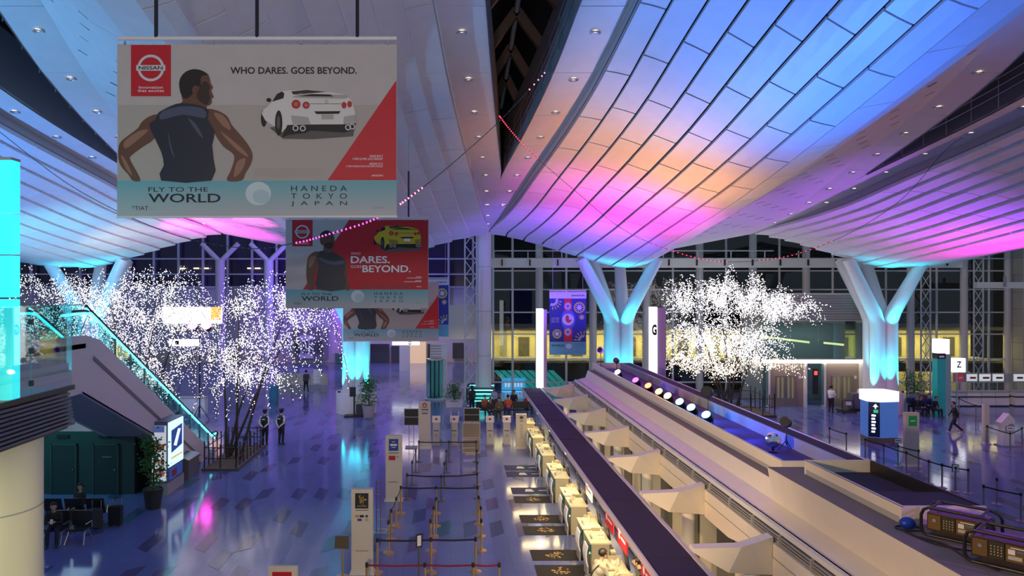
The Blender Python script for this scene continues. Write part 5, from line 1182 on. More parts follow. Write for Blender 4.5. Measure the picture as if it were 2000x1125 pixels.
def staff(t, tor, hd, wr, el, hip):
    MB().bx((0, wr[0].y+.16, wr[0].z+.0), (.30, .22, .015)).build('clipboard', paper, t); MB().ell(tor(0, .125, .42), (.03, .02, .04), 8, 6).build('collar', wink, t)
    MB().ell(tor(.05, .135, .28), (.02, .01, .02), 8, 6).build('badge', lamp_r, t)
stl = thing('office_stool', 'round black stool under the seated check-in clerk', 'stool', (4.86, 17.75, 0))
MB().lathe([(.17, .38), (.19, .40), (.18, .46)], (4.86, 17.75, 0), 14).build('seat', black, stl); MB().tube([(4.86, 17.75, .05), (4.86, 17.75, .4)], .03, 8).build('post', steel, stl); MB().lathe([(.22, 0), (.2, .04), (.03, .06)], (4.86, 17.75, 0), 14).build('base', steel, stl)
person((4.84, 17.75, .06), math.radians(72), 'seated check-in clerk in a dark suit holding papers behind the desk', 'sit_write', (.018, .018, .028), (.015, .015, .02), extras=staff, voxel=.012, lean=16)
person((-12.5, 22.62, .0), math.radians(180+20), 'man in black seated at lower left looking at his phone', 'sit_phone', (.012, .012, .014), (.015, .02, .045), extras=phone, voxel=.015, lean=12)
person((-12.75, 24.58, 0), math.radians(165), 'dark-clothed traveller seated in the back row of waiting seats', 'sit', (.03, .028, .02), (.03, .03, .03), voxel=.02, lean=-8)
g = GR(598, 767); person((g.x, g.y, 0), .4, 'distant person in dark clothes walking in the far hall', 'walk', (.06, .05, .08), (.03, .03, .06), voxel=.025, fingers=False)
g = GR(1866, 846); person((g.x, g.y, 0), math.radians(70), 'person in black striding past the counters at right', 'walk', (.012, .012, .016), (.015, .02, .035), voxel=.018, lean=6, shoe=mat('shoe_pale', (.6, .6, .6), .5))
g = GR(1623, 806); person((g.x, g.y, 0), math.radians(-60), 'man in white shirt and dark trousers pushing a covered trolley', 'reach', (.78, .78, .8), (.012, .012, .016), voxel=.02)
for px, py, rz, lab, ps_, sh_, pn in ((922, 806, 30, 'woman with long black hair standing left of the seated group', 'stand', (.02, .02, .03), (.02, .02, .05)), (946, 812, 200, 'seated person in an orange jacket and red scarf', 'sit_phone', (.45, .10, .03), (.04, .03, .03)), (966, 795, 150, 'man in a light grey shirt sitting behind the group', 'sit', (.5, .5, .55), (.03, .04, .08)),
        (957, 818, 190, 'dark brown-clad person seated at the front of the group', 'sit', (.06, .04, .025), (.03, .03, .03)), (993, 812, 10, 'person in an orange and purple jersey seen from behind', 'sit', (.75, .13, .03), (.12, .03, .35)), (1003, 800, 190, 'person in black sitting behind the orange jersey', 'sit', (.02, .02, .03), (.02, .02, .03)), (1028, 810, -40, 'person in a red shirt sitting by the end of the canopy', 'sit', (.5, .02, .03), (.05, .04, .05)), (975, 818, 170, 'person in khaki bending forward among the seated group', 'sit_phone', (.16, .13, .05), (.05, .045, .03))):
    g = GR(px, py); person((g.x, g.y, 0), math.radians(rz), lab, ps_, sh_, pn, voxel=.022, fingers=False, hair='long' if 'woman' in lab else 'short', lean=8 if 'sit' in ps_ else 0)
for k, (px, py, rz, sh_) in enumerate(((1779, 806, 150, (.02, .04, .12)), (1795, 812, 190, (.02, .02, .022)), (1812, 808, 170, (.03, .03, .16)), (1823, 814, 200, (.015, .015, .02)), (1803, 799, 150, (.2, .06, .04)))):
    g = GR(px, py); person((g.x, g.y, 0), math.radians(rz), ('traveller in a blue jacket seated below the rightmost column', 'traveller in black seated left of the tall teal totem', 'traveller in a violet jacket seated beside the tall teal totem', 'black-clad traveller slumped right at the tall teal totem', 'traveller in a rust top seated behind the others by the potted tree')[k], 'sit', sh_, (.02, .02, .03), voxel=.024, fingers=False, lean=12)
def bench(x0, x1, y, label, z=.42):
    t = thing('bench', label, 'bench', ((x0+x1)/2, y, 0)); MB().box(x0, y-.22, z-.08, x1, y+.22, z-.02).build('seat', seatm, t, bevel=.02); MB().box(x0, y+.18, z+.02, x1, y+.24, z+.45).build('backrest', seatm, t)
    for x in np.linspace(x0+.15, x1-.15, 4): MB().tube([(x, y, 0), (x, y, z-.07)], .03, 6).build('leg', steel, t); MB().tube([(x, y-.2, z), (x, y-.2, z+.18), (x, y+.18, z+.18)], .015, 5).build('armrest', steel, t)
b0 = GR(946, 813); bench(b0.x-.5, 5.1, b0.y+.2, 'dark bench under the group seated near the check-in kiosks'); b0 = GR(1800, 810); bench(b0.x-.45, b0.x+1.4, b0.y+.1, 'dark bench at right under the travellers by the teal totem')
# trolley of the man in white
g = GR(1660, 806); tl = thing('luggage_trolley', 'grey covered trolley with a black frame pushed by the man in white', 'trolley', (g.x, g.y, 0))
MB().box(g.x+.05, g.y-.3, .25, g.x+.75, g.y+.5, 1.25).build('cover', mat('tarp_grey', (.12, .12, .14), .7), tl, bevel=.08)
MB().tube([(g.x-.7, g.y-.4, .12), (g.x-.7, g.y-.4, .85), (g.x, g.y-.4, .85), (g.x+.1, g.y-.4, .12)], .025, 6).build('frame', black, tl); MB().box(g.x-.7, g.y-.4, .12, g.x+.75, g.y+.45, .2).build('platform', black, tl); MB().box(g.x-.5, g.y-.43, .55, g.x-.15, g.y-.41, .78).build('placard', wink, tl)
for x in (-.55, .6):
    for y in (-.3, .4): MB().lathe([(.06, 0), (.06, .05)], (g.x+x, g.y+y, .0), 8).build('wheel', black, tl)
# ------------------------------------------------------------------ queue barriers
def stanchion(i, x, y, m, h, label, group, to=None, beltm=None):
    t = thing('queue_post', label, 'queue post', (x, y, 0), group)
    MB().lathe([(.17, 0), (.17, .018), (.05, .04), (.03, .05)], (x, y, 0), 16).build('base', m, t, smooth=True)
    MB().tube([(x, y, .03), (x, y, h-.08)], .032, 8).build('pole', m, t, smooth=True); MB().lathe([(.04, 0), (.042, .1), (.03, .12)], (x, y, h-.1), 10).build('belt_head', black, t)
    for q in (to or []):
        a = Vector((x, y, h-.055)); b = Vector((q[0], q[1], h-.055)); d = (b-a).normalized()*.04; a += d; b -= d; s = Vector((0, 0, .025))
        n = d.cross(Vector((0, 0, 1))).normalized()*.004
        mid = (a+b)/2 - Vector((0, 0, .02)); me = MB()
        for u, v in ((a, mid), (mid, b)): me.hexa([u-s-n, v-s-n, v-s+n, u-s+n, u+s-n, v+s-n, v+s+n, u+s+n])
        me.build('belt', beltm or black, t)
bk_ = mat('belt_black', (.012, .012, .015), .7); rd_ = mat('belt_red', (.22, .012, .03), .7)
gp = lambda px, py: (GR(px, py).x, GR(px, py).y)
rows = []
A = [gp(783, 1003), gp(852, 1003), gp(933, 1003)]; Lf = [gp(774, 1028), gp(764, 1054), gp(759, 1080)]; Md = [gp(852, 1028), gp(847, 1048), gp(841, 1077)]; Rt = [gp(935, 1025), gp(939, 1048), gp(940, 1076)]
Bq = [gp(737, 1119), gp(842, 1118), gp(929, 1117)]; Cq = [(-2.15, 18.4), (-.66, 18.4), (.58, 18.4), (1.25, 18.4)]
def row(pts, m, beltm, what, chain=True, join=None, h=.97):
    for i, q in enumerate(pts):
        to = [pts[i+1]] if chain and i+1 < len(pts) else []
        if i == 0 and join: to = to + [join]
        stanchion(i, q[0], q[1], m, h, (what % ORD[i] if '%s' in what else what), 'queue barrier posts', to, beltm)
row(A, gold, bk_, 'gold post with black belt, %s from left in the far gold row')
row(Lf, gold, bk_, 'gold post, %s from the back in the left file beside the sign tower', True, A[0])
row(Md, gold, bk_, 'gold post, %s from the back in the middle file of the gold queue', True, A[1]); row(Rt, gold, bk_, 'gold post, %s from the back in the right file of the gold queue', True, A[2])
row(Bq, gold, bk_, 'gold post with black belt, %s from left in the near black-belt row'); row(Cq, gold, rd_, 'gold post with red belt, %s from left in the nearest row')
gp_m = mat('post_grey', (.16, .16, .17), .4, .5)
row([gp(818, 902), gp(877, 902), gp(930, 902)], gp_m, bk_, 'grey post with black belt, %s from left in the farthest queue row')
row([gp(795, 975), gp(862, 978), gp(932, 973)], gp_m, bk_, 'grey post with black belt, %s from left in the second farthest queue row')
row([gp(812, 922), gp(805, 947)], gp_m, bk_, 'grey post, %s in the left file of the far queue'); row([gp(872, 922), gp(868, 950)], gp_m, bk_, 'grey post, %s in the middle file of the far queue'); row([gp(931, 922), gp(932, 948)], gp_m, bk_, 'grey post, %s in the right file of the far queue')
tan_m = mat('post_tan', (.28, .25, .24), .4, .5)
for pts, lab in (([(1690, 896), (1726, 909), (1770, 926), (1814, 945), (1866, 960)], 'grey post, %s from left in the barrier line behind the short trough'), ([(1653, 884), (1620, 872)], 'grey post, %s from the right in the short barrier right of the theatre lamp'), ([(1754, 911), (1794, 922)], 'grey post, %s from left beside the beige kiosk with green screen'),
        ([(1840, 953), (1891, 964)], 'tall grey post, %s from left in the middle of the right-hand queue'), ([(1921, 1000), (1994, 1018)], 'grey post, %s from left in the nearest right-hand row'), ([(1928, 868), (1973, 884), (1996, 872)], 'grey post, %s from left near the white kiosk at right'), ([(1947, 985)], 'grey post standing alone behind the nearest right-hand row'), ([(1873, 806), (1906, 822)], 'dark post, %s from left before the counters at far right')):
    row([gp(*q) for q in pts], tan_m, bk_, lab)
def post_sign(x, y, z, label, w=.3, h=.22, red_=False, m=None):
    t = thing('post_sign', label, 'sign', (x, y, z)); MB().box(x-w/2, y-.012, z, x+w/2, y+.012, z+h).build('frame', black, t); MB().box(x-w/2+.02, y-.016, z+.02, x+w/2-.02, y-.012, z+h-.02).build('card', m or wink, t); MB().tube([(x, y, z-.1), (x, y, z)], .012, 6).build('stem', black, t)
    MB().box(x-w*.3, y-.019, z+h*.45, x+w*.3, y-.016, z+h*.6).build('lettering_band', red if red_ else ink, t)
q = gp(1754, 911); post_sign(q[0], q[1], 1.05, 'small white notice on a post below the blue direction box', .36, .22); q = gp(1973, 884); post_sign(q[0], q[1], 1.05, 'small white notice in black frame before the white kiosk', .42, .26); q = gp(1866, 960); post_sign(q[0], q[1], .78, 'small white and red notice on a right-hand post', .26, .3, True)
pst = thing('notice_post', 'black framed notice on a grey post between the gold rows', 'notice stand', (-.86, 19.4, 0))
MB().lathe([(.17, 0), (.17, .02), (.03, .05)], (-.86, 19.4, 0), 14).build('base', gp_m, pst); MB().tube([(-.86, 19.4, .03), (-.86, 19.4, 1.02)], .03, 8).build('pole', gp_m, pst); MB().hexa([(-.93, 19.36, 1.02), (-.78, 19.46, 1.02), (-.77, 19.45, 1.02), (-.92, 19.35, 1.02), (-.93, 19.36, 1.38), (-.78, 19.46, 1.38), (-.77, 19.45, 1.38), (-.92, 19.35, 1.38)]).build('frame', black, pst); MB().hexa([(-.90, 19.355, 1.06), (-.80, 19.42, 1.06), (-.795, 19.415, 1.06), (-.895, 19.35, 1.06), (-.90, 19.355, 1.34), (-.80, 19.42, 1.34), (-.795, 19.415, 1.34), (-.895, 19.35, 1.34)]).build('card', wink, pst)
# ------------------------------------------------------------------ sign towers, boards and kiosks of the check-in hall
tw_m = mat('tower_cream', (.66, .60, .48), .45)
def tower(px0, px1, d, top, label, draw, base=True):
    x0, x1 = P(px0, 0, d).x, P(px1, 0, d).x; t = thing('sign_tower', label, 'sign tower', ((x0+x1)/2, d, 0), 'check-in sign towers')
    MB().box(x0, d, .06, x1, d+.22, top).build('column', tw_m, t, bevel=.012); MB().hexa([(x0-.05, d-.12, 0), (x1+.05, d-.12, 0), (x1+.05, d+.3, 0), (x0-.05, d+.3, 0), (x0, d-.0, .1), (x1, d-.0, .1), (x1, d+.22, .1), (x0, d+.22, .1)]).build('base', tw_m, t)
    sh_ = Sheet(t, lambda a, b, l: Vector((x0 + (x1-x0)*a, d - .003*l, top - (top-.1)*b))); draw(sh_); return t
def drawA(s):
    s.rect('black_panel', .18, .045, .80, .235, ink, 1)
    r = random.Random(2)
    for k in range(12): s.oval('gold_emblem', .5 + .17*math.cos(k*.52)*r.random(), .125 + .05*math.sin(k*.52)*r.random(), .05, .012, gold_ink, 2, 8, k)
    s.rect('small_print', .28, .20, .72, .208, gold_ink, 2); s.rect('small_print', .2, .252, .8, .259, ink, 1)
    s.rect('orange_card', .18, .315, .37, .345, mat('card_orange', (.6, .25, .03), .5), 1); s.rect('dark_card', .40, .315, .59, .345, ink, 1); s.rect('blue_card', .29, .36, .49, .39, mat('card_blue', (.03, .05, .3), .5), 1); s.oval('round_logo', .72, .33, .07, .017, mat('card_navy', (.05, .06, .2), .5), 1)
    for y in (.365, .385): s.rect('small_print', .66, y, .79, y+.005, ink, 1)
    s.rect('joint_line', 0, .745, 1, .748, grey, 1); s.rect('small_print', .2, .757, .78, .763, ink, 1)
tower(686, 728, 20.15, 2.37, 'tall cream sign tower with black and gold panel, nearest the viewer', drawA)
def drawB(s):
    s.rect('blue_panel', .2, .05, .78, .24, mat('panel_blue', (.01, .06, .3), .5), 1); s.rect('small_print', .28, .13, .70, .16, wink, 2); s.rect('small_print', .4, .09, .58, .1, wink, 2); s.rect('small_print', .36, .18, .62, .19, wink, 2); s.rect('red_card', .2, .32, .60, .39, red, 1); s.oval('round_logo', .74, .34, .07, .017, grey, 1)
    s.rect('small_print', .2, .27, .8, .28, ink, 1); s.rect('joint_line', 0, .745, 1, .748, grey, 1); s.rect('small_print', .2, .735, .75, .742, ink, 1)
tower(753, 785, 27.1, 2.46, 'tall cream sign tower with a blue panel and red card', drawB)
def drawC(s):
    s.oval('red_crest', .5, .07, .2, .05, lamp_r, 1); s.oval('crest_centre', .5, .075, .1, .025, tw_m, 2); s.rect('small_print', .2, .125, .8, .135, lamp_r, 1)
    s.text('lettering', 'Check-in', .2, .205, .8, .235, ink, 1); s.rect('small_print', .2, .165, .8, .185, ink, 1); s.rect('small_print', .25, .25, .75, .27, ink, 1)
    s.rect('joint_line', 0, .72, 1, .724, grey, 1)
tower(818, 841, 36, 2.34, 'white sign tower with red crest and Check-in lettering', drawC)
def drawD(s):
    s.oval('round_logo', .5, .1, .18, .05, mat('card_navy'), 1); s.rect('small_print', .35, .2, .65, .22, ink, 1)
    for k in range(7): s.rect('small_print', .38, .32 + k*.065, .62, .35 + k*.065, grey, 1)
tower(1008, 1029, 36, 1.72, 'white sign tower with a dark round logo by the far end of the desks', drawD)
def drawE(s): s.rect('green_panel', .2, .06, .82, .26, mat('panel_green', (.01, .2, .06), .5, emit=.15), 1); s.rect('small_print', .35, .15, .68, .17, wink, 2); s.rect('joint_line', 0, .74, 1, .744, grey, 1)
tower(1769, 1796, 32.4, 2.42, 'beige kiosk tower with green screen in the right-hand queue', drawE)
tower(1923, 1933, 37, 2.05, 'slim beige tower seen edge-on near the white kiosk', lambda s: s.rect('joint_line', 0, .7, 1, .71, grey, 1))
def notice(px0, px1, d, z0, z1, label, m, stand=True):
    x0, x1 = P(px0, 0, d).x, P(px1, 0, d).x; t = thing('notice_board', label, 'notice board', ((x0+x1)/2, d, 0)); 
    MB().box(x0, d-.02, z0, x1, d+.02, z1).build('board', m, t)
    for a in ((x0-.02, z0-.02, x0, z1+.02), (x1, z0-.02, x1+.02, z1+.02), (x0-.02, z1, x1+.02, z1+.03), (x0-.02, z0-.03, x1+.02, z0)): MB().box(a[0], d-.03, a[1], a[2], d+.03, a[3]).build('frame', tw_m, t)
    c = (x0+x1)/2
    for s in (-.12, .12): MB().tube([(c+s, d+.02, 0), (c+s, d+.02, z1)], .018, 6).build('upright', steel, t)
    for z in (.3, .7, (z0+z1)/2): MB().box(x0 if z > z0 else c-.12, d-.035, z-.012, x1 if z > z0 else c+.12, d-.02, z+.012).build('rung', steel, t)
    MB().box(c-.3, d-.25, 0, c+.3, d+.3, .04).build('foot', grey, t)
notice(790, 817, 36.2, 1.15, 1.95, 'black notice board on a ladder-like stand left of the Check-in tower', black)
notice(907, 936, 37, 1.2, 1.85, 'black notice board behind the brown panel', black)
notice(904, 937, 34.8, .08, 1.5, 'brown panel board on feet in the middle of the check-in hall', mat('panel_brown', (.26, .21, .16), .6))
def kiosk(px, d, label, h=1.5, w=.42):
    x = P(px, 0, d).x; t = thing('check_in_kiosk', label, 'kiosk', (x, d, 0), 'self check-in kiosks'); gm = mat('kiosk_grey', (.55, .53, .5), .4)
    MB().box(x-w/2, d, 0, x+w/2, d+.35, .08).build('base', grey, t); MB().box(x-w*.42, d+.05, .08, x+w*.42, d+.3, h-.28).build('body', gm, t, bevel=.02)
    MB().hexa([(x-w/2, d-.02, h-.30), (x+w/2, d-.02, h-.30), (x+w/2, d+.28, h-.30), (x-w/2, d+.28, h-.30), (x-w/2, d+.06, h), (x+w/2, d+.06, h), (x+w/2, d+.25, h), (x-w/2, d+.25, h)]).build('screen_head', mat('kiosk_white', (.75, .74, .72), .4), t)
    MB().ell((x, d+.02, h-.14), (.07, .015, .07), 10, 6).build('red_crest', lamp_r, t); MB().box(x-.06, d+.04, .45, x+.06, d+.05, .6).build('reader', grey, t); MB().box(x-w*.3, d+.04, .75, x+w*.3, d+.05, .79).build('slot', black, t)
for k, px in enumerate((852, 887, 957, 990)): kiosk(px, 36.6, ('white self check-in kiosk beside the Check-in tower', 'white self check-in kiosk between steel hoops', 'white self check-in kiosk right of the brown panel', 'white self check-in kiosk left of the round-logo tower')[k])
for k, px in enumerate((881, 896)):
    x = P(px, 0, 35.8).x; t = thing('steel_hoop', ('left tall steel hoop barrier around the kiosk', 'right tall steel hoop barrier around the kiosk')[k], 'hoop', (x, 35.8, 0)); MB().tube(spline([Vector(q) for q in ((x, 35.5, 0), (x, 35.5, 1.6), (x, 35.65, 1.85), (x, 35.95, 1.85), (x, 36.1, 1.6), (x, 36.1, 0))], 4, False), .02, 6).build('tube', steel, t); MB().tube([(x, 35.5, .7), (x, 36.1, .7)], .014, 6).build('cross_bar', steel, t)
ln = thing('lectern_sign', 'slanted dark sign board on a gold post at the bottom left of the queue', 'sign stand', (-3.0, 19.9, 0))
MB().lathe([(.2, 0), (.2, .02), (.03, .05)], (-3.0, 19.9, 0), 16).build('base', gold, ln); MB().tube([(-3.0, 19.9, .03), (-3.0, 19.9, 1.0)], .03, 8).build('pole', gold, ln); MB().hexa([(-3.2, 19.75, .86), (-2.8, 19.75, .84), (-2.8, 19.78, .84), (-3.2, 19.78, .86), (-3.21, 19.95, 1.13), (-2.83, 19.95, 1.13), (-2.83, 19.98, 1.13), (-3.21, 19.98, 1.13)]).build('board', mat('bronze_board', (.10, .07, .03), .4), ln)
rs = thing('red_sign_stand', 'cream framed red sign at the bottom edge', 'sign stand', (-4.1, 17.5, 0))
MB().box(-4.46, 17.5, 0, -3.74, 17.62, 1.22).build('frame', tw_m, rs, bevel=.015); MB().box(-4.35, 17.485, .5, -3.88, 17.5, 1.10).build('red_panel', red, rs); MB().box(-4.6, 17.35, 0, -3.6, 17.8, .05).build('foot', tw_m, rs)
et = thing('easel_frame', 'slim steel easel frame with red edges beside the near sign tower', 'easel', (-2.15, 23.4, 0))
for x in (-2.42, -2.28): MB().tube([(x, 23.4, .0), (x, 23.4, 1.75)], .014, 6).build('upright', mat('easel_red', (.3, .06, .05), .5), et)
for z in (.3, .8, 1.3, 1.74): MB().tube([(-2.42, 23.4, z), (-2.28, 23.4, z)], .012, 6).build('rung', steel, et)
MB().tube(spline([Vector(q) for q in ((-2.5, 23.2, .1), (-2.1, 23.2, .15), (-1.95, 23.3, .4), (-1.98, 23.4, .5), (-2.4, 23.4, .5))], 5, False), .016, 6).build('basket_rail', steel, et); MB().tube([(-2.5, 23.2, .1), (-2.5, 23.6, .1), (-1.9, 23.6, .1), (-1.9, 23.2, .1), (-2.5, 23.2, .1)], .016, 6).build('foot_frame', steel, et)
# black pedestal by the column, glass display column, teal escalators
q = GR(692, 813); pd = thing('black_pedestal', 'black pedestal screen on a wheeled foot before the cyan-lit column', 'pedestal', (q.x, q.y, 0))
MB().box(q.x-.6, q.y-.35, .02, q.x+.5, q.y+.3, .08).build('foot', black, pd); MB().box(q.x+.12, q.y-.1, .08, q.x+.55, q.y+.2, .75).build('cabinet', mat('ped_dark', (.03, .04, .05), .4), pd); MB().box(q.x-.05, q.y-.05, .08, q.x+.05, q.y+.05, 1.6).build('post', black, pd); MB().box(q.x-.28, q.y-.12, 1.25, q.x+.1, q.y-.04, 1.85).build('screen', black, pd)
q = GR(849, 780); gd = thing('glass_display_column', 'round glass display column with dark poles inside', 'display', (q.x, q.y, 0))
MB().lathe([(.68, 0), (.68, .12), (.6, .14)], (q.x, q.y, 0), 28).build('base_ring', mat('ring_pale', (.5, .6, .62), .3), gd, smooth=True); MB().lathe([(.6, .14), (.6, 2.9)], (q.x, q.y, 0), 28).build('glass_drum', teal_glass, gd, smooth=True); MB().lathe([(.62, 2.88), (.62, 2.96)], (q.x, q.y, 0), 28).build('top_ring', steel, gd)
for a in (0, 1.6, 3.1, 4.7): MB().tube([(q.x+.3*math.cos(a), q.y+.3*math.sin(a), .14), (q.x+.3*math.cos(a), q.y+.3*math.sin(a), 2.85)], .05, 8).build('inner_pole', black, gd)
MB().box(q.x-.35, q.y+.62, 0, q.x+.9, q.y+.9, 4.0).build('white_tower', white, gd)
for k in range(5): MB().box(q.x-.3, q.y+.58, 3.0+k*.2, q.x+.5, q.y+.62, 3.06+k*.2).build('tower_slat', grey, gd)
tm = mat('teal_led', (.1, .9, .8), .4, emit=2.4, ecol=(.15, .95, .85))
for k, (y, z) in enumerate(((49.2, .95), (50.6, 1.0), (52.4, 1.1))):
    x0, x1 = (915-CX)*y/FPX, (965-CX)*y/FPX
    t = thing('basement_escalator', f'teal-lit glass escalator balustrade, {ORD[k]} from the front beside the round column', 'escalator', ((x0+x1)/2, y, 0), 'teal escalators by the round column')
    MB().box(x0, y, .05, x1, y+.02, z-.06).build('glass_panel', teal_glass, t)
    MB().tube(spline([Vector(q) for q in ((x1, y, z), (x0+.2, y, z), (x0-.08, y, z-.2), (x0-.12, y, z-.5), (x0, y, .08))], 5, False), .04, 8).build('handrail', black, t, smooth=True); MB().box(x0+.1, y-.03, z-.16, x1, y-.01, z-.10).build('light_strip', tm, t); MB().box(x0+.2, y-.03, .3, x1, y-.01, .36).build('light_strip', tm, t)
    MB().box(x0-.1, y-.03, 0, x1, y+.06, .06).build('skirt', steel, t)
for k in range(9):
    y = 57.5; x = 5.0 + k*.55; MB().hexa([(x, y, -.1), (x+.5, y, -.1), (x+.5, y+.05, -.1), (x, y+.05, -.1), (x-1.6, y, 1.5), (x-1.15, y, 1.5), (x-1.15, y+.05, 1.5), (x-1.6, y+.05, 1.5)]).build('stair_light', mat('teal_dim', (.02, .28, .26), .4, emit=.25 if k % 2 else .7, ecol=(.05, .7, .65)), cor)
bs = thing('blue_lit_sign', 'glowing blue sign behind the facade glass beyond the canopy end', 'sign', P(1003, 752, 57)); a, b = P(980, 768, 57), P(1026, 739, 57)
MB().box(a.x, 57, a.z, b.x, 57.2, b.z).build('panel', mat('blue_glow', (.05, .4, 1), .4, emit=1.8, ecol=(.06, .45, 1)), bs)
for k in range(6): MB().box(a.x+.25+k*.25, 56.95, a.z+.5, a.x+.38+k*.25, 57, b.z-.25).build('lettering', lit_white, bs)
# half wall and notice in the far hall
hwl = thing('half_wall', 'low cream half wall with rail in the far hall', 'half wall', P(590, 745, 60)); a, b = P(538, 752, 60), P(640, 730, 60)
for k in range(3): MB().box(a.x+(b.x-a.x)*k/3+.02, 60, 0, a.x+(b.x-a.x)*(k+1)/3-.02, 60.15, .95).build('panel', mat('half_cream', (.6, .54, .46), .5), hwl)
MB().tube([(a.x, 60, 1.1), (b.x, 60, 1.1)], .03, 6).build('rail', steel, hwl)
notice(612, 626, 58, .4, 1.5, 'white notice board in the far hall beside the half wall', wink)
q = GR(533, 786); tb = thing('teal_bin', 'teal box standing behind the lit planter tree', 'box', (q.x, q.y, 0)); MB().box(q.x-.28, q.y, 0, q.x+.28, q.y+.5, 1.1).build('body', mat('teal_box', (.03, .2, .3), .5), tb, bevel=.02); MB().box(q.x-.3, q.y-.02, 1.1, q.x+.3, q.y+.52, 1.16).build('lid', mat('teal_lid', (.05, .28, .38), .5), tb)
vs = thing('media_sign', 'bright white and orange lit fascia sign behind the trees at left', 'sign', P(375, 615, 62)); a, b = P(318, 632, 62), P(432, 600, 62)
MB().box(a.x, 62, a.z, b.x, 62.3, b.z).build('light_box', lit_white, vs); MB().box(b.x-.9, 61.95, a.z+.3, b.x, 62, b.z).build('orange_panel', mat('sign_orange', (1, .3, .05), .5, emit=1.5), vs); MB().box(a.x, 61.9, a.z-.8, b.x, 62.3, a.z-.05).build('soffit', mat('sign_grey', (.4, .38, .38), .5), vs)
w2 = thing('overhead_sign', 'white lit overhead sign at left behind the trees', 'sign', P(360, 669, 58)); a, b = P(330, 676, 58), P(390, 663, 58); MB().box(a.x, 58, a.z, b.x, 58.2, b.z).build('light_box', lit_white, w2); MB().box(a.x+.5, 57.97, a.z+.1, a.x+.8, 58, b.z-.1).build('symbol', ink, w2); [MB().tube([(x, 58.1, 0), (x, 58.1, a.z)], .05, 8).build('post', steel, w2) for x in (a.x+.2, b.x-.2)]
dkk = thing('white_counter', 'low white counter behind the escalator foot', 'counter', P(360, 800, 46)); a, b = P(345, 820, 46), P(400, 785, 46); MB().box(a.x, 46, 0, b.x, 46.6, 1.0).build('front', white, dkk); MB().box(a.x-.05, 45.95, 1.0, b.x+.05, 46.65, 1.05).build('top', grey, dkk)
# ------------------------------------------------------------------ glass lift hall on the right
lh = thing('glass_lift_hall', 'glass lift hall with louvred top and a bright light line', 'lift hall', (24.8, 50, 0)); LD = 48.6
lx = lambda px: P(px, 0, LD).x
lz = lambda py: P(0, py, LD).z
for k in range(17): z = lz(575) - (lz(575)-lz(626))*k/16; MB().box(lx(1490), LD, z-.025, lx(1706), LD+.06, z+.02).build('louvre', mat('louvre_pale', (.6, .6, .6), .4), lh)
MB().box(lx(1490), LD+.3, lz(628), lx(1706), LD+.4, lz(575)).build('louvre_back', mat('louvre_dark', (.07, .075, .08), .5), lh)
for k in range(4): a = 1490 + 54*k; MB().box(lx(a)+.01, LD, lz(700), lx(a+54)-.01, LD+.03, lz(630)).build('glass_pane', glass('lift_glass', (.55, .68, .68), 1.6), lh)
MB().box(lx(1490), LD-.1, lz(709), lx(1706), LD+.05, lz(703)).build('light_line', mat('line_white', (1, .97, .85), .5, emit=4, ecol=(1, .95, .8)), lh)
brn = mat('lift_brown', (.30, .23, .19), .45)
for a, b in ((1503, 1574), (1613, 1683)):
    MB().box(lx(a), LD+.3, 0, lx(b), LD+.4, lz(711)).build('portal_wall', brn, lh)
    for k in range(2):
        c0 = a + 15 + k*20; dr = MB().box(lx(c0)+.01, LD+.22, 0, lx(c0+20)-.01, LD+.3, lz(735)).build('lift_door', mat('lift_steel', (.35, .30, .24), .3, .7), lh)
        for j in range(2): MB().box(lx(c0+3+8*j), LD+.2, .6, lx(c0+7+8*j), LD+.22, lz(738)).build('door_window', mat('door_glow', (.25, .22, .12), .3, emit=.2), dr)
    MB().box(lx(b)-.35, LD+.25, 1.9, lx(b)-.2, LD+.3, 2.1).build('call_panel', white, lh)
for a, b in ((1575, 1612), (1684, 1705), (1490, 1502)): MB().box(lx(a), LD+.05, .15, lx(b), LD+.08, lz(711)).build('glass_pane', glass('lift_glass'), lh)
for a in (1503, 1575, 1612, 1684): MB().box(lx(a)-.06, LD, 0, lx(a)+.06, LD+.4, lz(709)).build('post', white, lh)
MB().box(lx(1588), LD-.02, .9, lx(1598), LD+.04, 2.6).build('display', black, lh); MB().box(lx(1590), LD-.04, 2.2, lx(1596), LD-.02, 2.45).build('red_digits', mat('red_led', (1, .05, .03), .5, emit=2), lh)
MB().box(lx(1490), LD+3.5, 0, lx(1706), LD+3.6, lz(575)).build('rear_wall', mat('lift_rear', (.22, .25, .25), .6), lh)
lamp('AREA', (25, LD+1.8, 5.6), (25, LD+1.8, 0), (.9, .95, 1), 60, 5, sy=1.5); MB().box(lx(1495), LD+.4, lz(575), lx(1706), LD+3.5, lz(573)).build('roof', white, lh)
for a, b, y0, y1 in ((1505, 1610, 662, 675), (1640, 1680, 676, 680)): MB().hexa([(lx(a), LD+2, lz(y0)), (lx(b), LD+2, lz(y1)), (lx(b), LD+2.1, lz(y1)), (lx(a), LD+2.1, lz(y0)), (lx(a), LD+2, lz(y0-4)), (lx(b), LD+2, lz(y1-4)), (lx(b), LD+2.1, lz(y1-4)), (lx(a), LD+2.1, lz(y0-4))]).build('inner_light', mat('line_warm', (1, .8, .35), .5, emit=1.5), lh)
